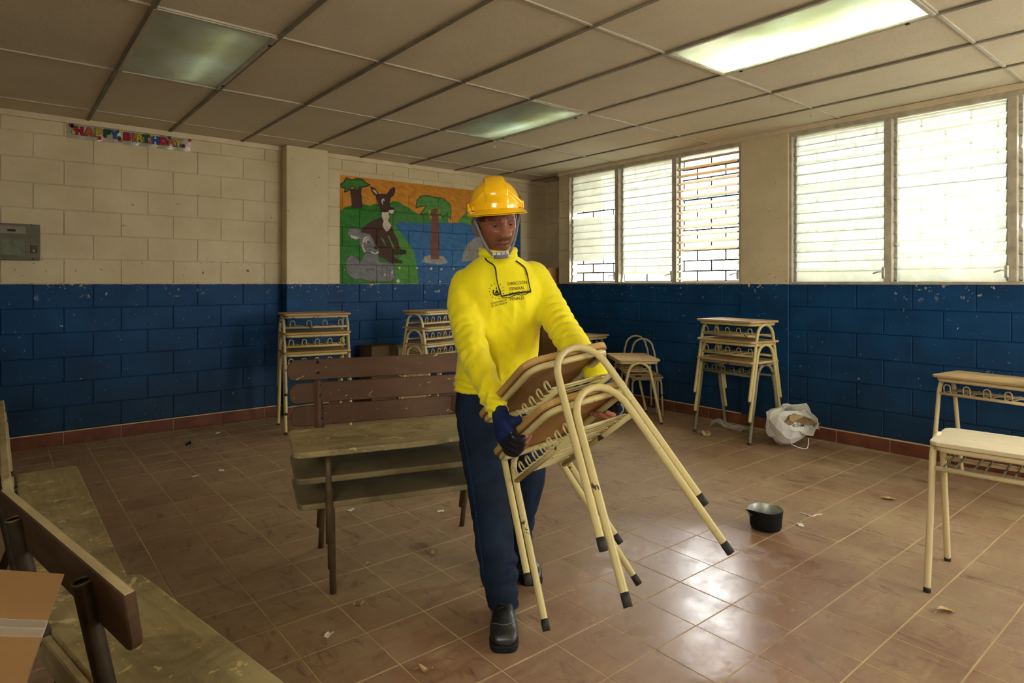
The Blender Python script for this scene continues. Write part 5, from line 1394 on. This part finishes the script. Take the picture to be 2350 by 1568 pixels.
# crumpled white sack
M['sack'] = simple('white_paper_sack', (0.80, 0.79, 0.72), 0.55, 0, 0.08, 6); M['kraft'] = simple('kraft_paper', (0.36, 0.245, 0.115), 0.7, 0, 0.2, 8)
bag = empty('white_sack', (4.93, 2.50, 0)); tag(bag, 'crumpled white sack lying open with kraft paper and MEJOR lettering inside', 'bag')
bag.rotation_euler = (0, 0, -TH)
def crumple(V, amp, f, seed):
    return [Vector(v) + Vector((noise.noise(Vector(v) * f + Vector((seed, 0, 0))), noise.noise(Vector(v) * f + Vector((0, seed, 5))), noise.noise(Vector(v) * f + Vector((3, 1, seed))))) * amp for v in V]
def sackshell():
    V, F = [], []; seg = 22; rings = [(-0.150, 0.03), (-0.145, 0.09), (-0.10, 0.135), (-0.02, 0.150), (0.07, 0.152), (0.13, 0.150), (0.145, 0.149)]
    ax = Vector((0.24, -0.78, 0.58)).normalized(); u = Vector((1, 0.2, 0)); u = (u - ax * u.dot(ax)).normalized(); v = ax.cross(u) * -1
    for a, r in rings:
        for k in range(seg):
            q = 2 * math.pi * k / seg
            rx, rz = r * 1.18, r * 0.92
            V.append(ax * a + u * rx * math.cos(q) + v * rz * math.sin(q))
    for i in range(len(rings) - 1):
        for k in range(seg): F.append((i * seg + k, i * seg + (k + 1) % seg, (i + 1) * seg + (k + 1) % seg, (i + 1) * seg + k))
    F.append(tuple(range(seg)))
    V = crumple(V, 0.055, 9, 2.0); V = crumple(V, 0.012, 30, 4.0)
    return V, F, (ax, u, v)
V_, F_, (ax, bu, bv_) = sackshell()
zmin = min(v.z for v in V_); V_ = [v - Vector((0, 0, zmin - 0.002)) for v in V_]
sk = mesh('sack_skin', V_, F_)
o = obj('sack_skin', sk, M['sack'], bag); m_ = o.modifiers.new('thick', 'SOLIDIFY'); m_.thickness = 0.002
lift = Vector((0, 0, -zmin + 0.002))
# folded kraft paper sticking out
V_, F_ = [], []; nu, nv = 16, 8
for i in range(nu + 1):
    for j in range(nv + 1):
        a, b = i / nu, j / nv
        x = -0.085 + 0.34 * a; wd = 0.12 * (1 - 0.80 * max(0, (a - 0.5) / 0.5) ** 0.8)
        V_.append(Vector((x, -0.16 + (b - 0.5) * wd * 0.8 + 0.12 * a, 0.225 + 0.055 * math.sin(b * math.pi) * (1 - a * .7) + (0.5 - b) * 0.05 - 0.11 * max(0, a - 0.45))))
for i in range(nu):
    for j in range(nv): q = i * (nv + 1) + j; F_.append((q, q + 1, q + nv + 2, q + nv + 1))
V_ = crumple(V_, 0.030, 16, 7.0); V_ = crumple(V_, 0.008, 45, 9.0)
o = obj('kraft_paper', mesh('kraft_paper', V_, F_), M['kraft'], bag); m_ = o.modifiers.new('thick', 'SOLIDIFY'); m_.thickness = 0.002
vv = bv_ if bv_.z > 0 else -bv_
pm_ = Matrix((tuple(bu) + (0,), tuple(vv) + (0,), tuple(bu.cross(vv)) + (0,), (0, 0, 0, 1))).transposed()
pm_.translation = lift + ax * 0.045 + bu * 0.02
pn = plate('inner_panel', rrect(0.26, 0.20, 0.05, 3), -0.002, 0.0); pn.transform(pm_); obj('inner_panel', pn, M['sack'], bag)
for s, dv, du in (('MEJOR', -0.012, 0.035), ('PA  EL', 0.026, 0.030)):
    me = text_mesh(s, 0.040); P = getv(me); w_ = P[:, 0].max()
    me.transform(pm_ @ Matrix.Translation((du, dv, 0.0012)) @ Matrix.Rotation(math.pi, 4, 'Z') @ Matrix.Translation((-w_ / 2, 0, 0)))
    obj('lettering', me, M['ink'], bag)
obj('bag_string', tube('bag_string', crom([(0.0, -0.06, 0.03), (0.06, -0.085, 0.007), (0.12, -0.08, 0.006), (0.15, -0.04, 0.07)], 5), 0.0035, 6), M['sack'], bag)
# clear plastic film and scraps
t = NT('clear_film'); t.color((0.55, 0.52, 0.44)); t.rough(0.12); t.b.inputs['Alpha'].default_value = 0.45; M['cling'] = t.m
def scrap(name, px, py, w, d, rz, mat, label, cat, h=0.012, seed=1.0, z=0.001, n=6):
    x, y = floor_at(px, py); V_, F_ = [], []
    for i in range(n + 1):
        for j in range(n + 1):
            a, b = i / n - .5, j / n - .5
            V_.append(Vector((a * w, b * d, h * (0.5 + 0.9 * noise.noise(Vector((a * 3 + seed, b * 3, seed)))) * (1 if h > 0.002 else 0))))
    V_ = crumple(V_, min(w, d) * 0.10, 1.6 / min(w, d), seed)
    zm = min(v.z for v in V_); V_ = [v - Vector((0, 0, zm)) for v in V_]
    for i in range(n):
        for j in range(n): q = i * (n + 1) + j; F_.append((q, q + n + 1, q + n + 2, q + 1))
    o = obj(name, mesh(name, V_, F_), mat, None, (x, y, z), (0, 0, rz)); tag(o, label, cat); return o
def leaf(px, py, ln, rz, label, seed):
    x, y = floor_at(px, py); V_, F_ = [], []; n = 10
    for i in range(n + 1):
        a = i / n; w = ln * 0.26 * math.sin(math.pi * a ** 0.8) + 0.001
        for b in (-1, 0, 1): V_.append(Vector(((a - .5) * ln, b * w * (0.8 + 0.4 * noise.noise(Vector((a * 4, b, seed)))), 0.006 + 0.010 * abs(b) * math.sin(a * 3 + seed) ** 2 + 0.006 * math.sin(a * 5 + seed))))
    for i in range(n):
        for k in range(2): q = i * 3 + k; F_.append((q, q + 3, q + 4, q + 1))
    zm = min(v.z for v in V_); V_ = [v - Vector((0, 0, zm)) for v in V_]
    r = empty('dry_leaf', (x, y, 0.001), rz); tag(r, label, 'leaf', 'dry leaves on the floor')
    obj('leaf_blade', mesh('leaf_blade', V_, F_), M['leafm'], r)
    obj('leaf_stalk', tube('leaf_stalk', [(ln * .5, 0, 0.006), (ln * .62, 0.003, 0.004), (ln * .74, 0.010, 0.003)], 0.0014, 5), M['leafm'], r)
M['leafm'] = simple('dry_leaf', (0.42, 0.29, 0.11), 0.6, 0, 0.25, 40); M['paper'] = simple('paper_scrap', (0.70, 0.66, 0.56), 0.6, 0, 0.08, 20); M['dirtyp'] = simple('grey_crumple', (0.26, 0.27, 0.32), 0.4, 0, 0.4, 30)
leaf(822, 1392, 0.055, 0.3, 'dry curled leaf on the tiles in front of the stacked benches', 1.0)
leaf(977, 1540, 0.055, 2.2, 'dry leaf at the bottom edge, left of the man', 2.0)
leaf(2172, 1404, 0.085, 2.6, 'long dry leaf in front of the pale-topped desk', 3.0)
leaf(2038, 1147, 0.085, 2.2, 'dry leaf between the wall desk and the pot', 4.0)
leaf(994, 1272, 0.045, 1.0, 'small dry leaf beside the leg of the man', 5.0)
leaf(845, 1300, 0.045, 0.2, 'thin dry leaf under the front leg of the benches', 6.0)
scrap('paper_scrap', 753, 1459, 0.035, 0.022, 0.6, M['paper'], 'white paper scrap on the floor left of the boot', 'paper', 0.006, 1)
scrap('paper_scrap', 448, 1094, 0.045, 0.024, 0.4, M['paper'], 'white paper scrap on the left floor, nearer of two', 'paper', 0.004, 2)
scrap('paper_scrap', 508, 1081, 0.050, 0.030, 1.4, M['paper'], 'white paper scrap on the left floor, farther of two', 'paper', 0.008, 3)
scrap('paper_scrap', 807, 1172, 0.045, 0.035, 0.2, M['paper'], 'paper scrap under the benches near their left legs', 'paper', 0.006, 4)
scrap('paper_scrap', 1011, 1175, 0.042, 0.024, -0.3, M['paper'], 'paper scrap under the benches near their right legs', 'paper', 0.004, 5)
scrap('paper_scrap', 500, 995, 0.05, 0.03, 0.6, M['paper'], 'tiny pale scrap near the back wall skirting', 'paper', 0.005, 6)
scrap('dark_lump', 432, 1025, 0.05, 0.04, 0.4, M['soot'], 'small black lump on the floor near the back wall', 'litter', 0.045, 7)
scrap('crumpled_wrapper', 1536, 937, 0.11, 0.07, 0.5, M['dirtyp'], 'crumpled grey wrapper beside the skirting near the low desk', 'litter', 0.06, 8)
scrap('plastic_film', 1675, 985, 0.36, 0.13, math.radians(-95), M['cling'], 'crumpled clear plastic film under the window desk stack', 'plastic', 0.05, 9, n=12)
scrap('kraft_scrap', 1618, 1000, 0.11, 0.06, math.radians(-80), M['kraft'], 'torn brown paper scrap by the leg of the window desk stack', 'paper', 0.035, 10)
scrap('tape_scrap', 1837, 1206, 0.03, 0.045, -0.9, M['paper'], 'bit of tape on the floor right of the pot', 'litter', 0.003, 11)
x0_, y0_ = floor_at(1860, 1186)
st_ = [(floor_at(px, py)) for px, py in ((1835, 1178), (1850, 1182), (1863, 1187), (1875, 1183), (1886, 1182))]
tag(obj('string_scrap', tube('string_scrap', crom([(a, b, 0.004) for a, b in st_], 4), 0.0028, 5), M['paper']), 'pale twisted string on the floor right of the pot', 'string')
# paper shreds stuck on the ceiling bars
for k, (x, y) in enumerate(((4.256, 2.28), (4.866, 2.28), (3.646, 3.48), (4.256, 3.48), (3.646, 4.68))):
    V_ = crumple([Vector((0.012 * (i % 2 - .5), 0, -0.022 * (i // 2))) for i in range(8)], 0.012, 30, k + 1.0)
    o = obj('tape_shred', mesh('tape_shred', V_, [(0, 1, 3, 2), (2, 3, 5, 4), (4, 5, 7, 6)]), M['paper'], None, (x, y, CZ - 0.005), (0, 0, 0.6)); tag(o, 'torn tape shred hanging from the ceiling grid', 'tape', 'tape shreds on the ceiling')
# ================================================================== outside the windows
ow = obj('wall_garden', box_me('wall_garden', 10.4, 10.6, 2, 14, -0.15, 1.55), M['peach']); tag(ow, kind='structure')
pole = empty('blue_post', (8.2, 4.58, -0.15)); tag(pole, 'light blue steel post outside the open louvers', 'post')
obj('post_shaft', tube('post_shaft', [(0, 0, 0), (0, 0, 4.2)], 0.05, 14), M['bluepole'], pole)
obj('post_beam', box_me('post_beam', -0.04, 0.04, -1.6, 1.2, 2.62, 2.74, 0.004), M['bluepole'], pole)
M['leafg'] = simple('bush_leaf', (0.16, 0.26, 0.05), 0.6, 0, 0.3, 3); M['bark'] = simple('bark', (0.20, 0.14, 0.08), 0.8, 0, 0.3, 6)
def bush(loc, r, h, label, seed, trunk=0.8):
    root = empty('garden_tree', loc); tag(root, label, 'tree', 'trees outside the windows'); rr = random.Random(seed)
    V, F = [], []
    for k in range(1600):
        q = Vector((rr.gauss(0, 1), rr.gauss(0, 1), rr.gauss(0, 1))).normalized() * (rr.random() ** 0.45)
        c = Vector((q.x * r, q.y * r, trunk + h / 2 + q.z * h / 2)); a = Vector((rr.uniform(-1, 1), rr.uniform(-1, 1), rr.uniform(-1, 1))).normalized() * 0.075; b = a.orthogonal().normalized() * 0.03
        n0 = len(V); V += [c - a, c + b, c + a, c - b]; F.append((n0, n0 + 1, n0 + 2, n0 + 3))
    f_ = obj('foliage', mesh('foliage', V, F), M['leafg'], root); f_['kind'] = 'stuff'
    obj('trunk', tube('trunk', [(0, 0, 0), (0.05, 0, trunk), (0, 0.05, trunk + h * .5)], [0.09, 0.07, 0.04], 8), M['bark'], root)
bush((9.4, 3.4, -0.15), 0.9, 1.6, 'yellow-green bush outside the open louvers', 1, 0.3)
bush((12.5, 6.5, -0.15), 1.6, 2.6, 'leafy tree far outside the left window', 2, 1.0)
bush((11.0, 1.2, -0.15), 1.5, 2.4, 'leafy tree outside the big frosted window', 3, 1.0)
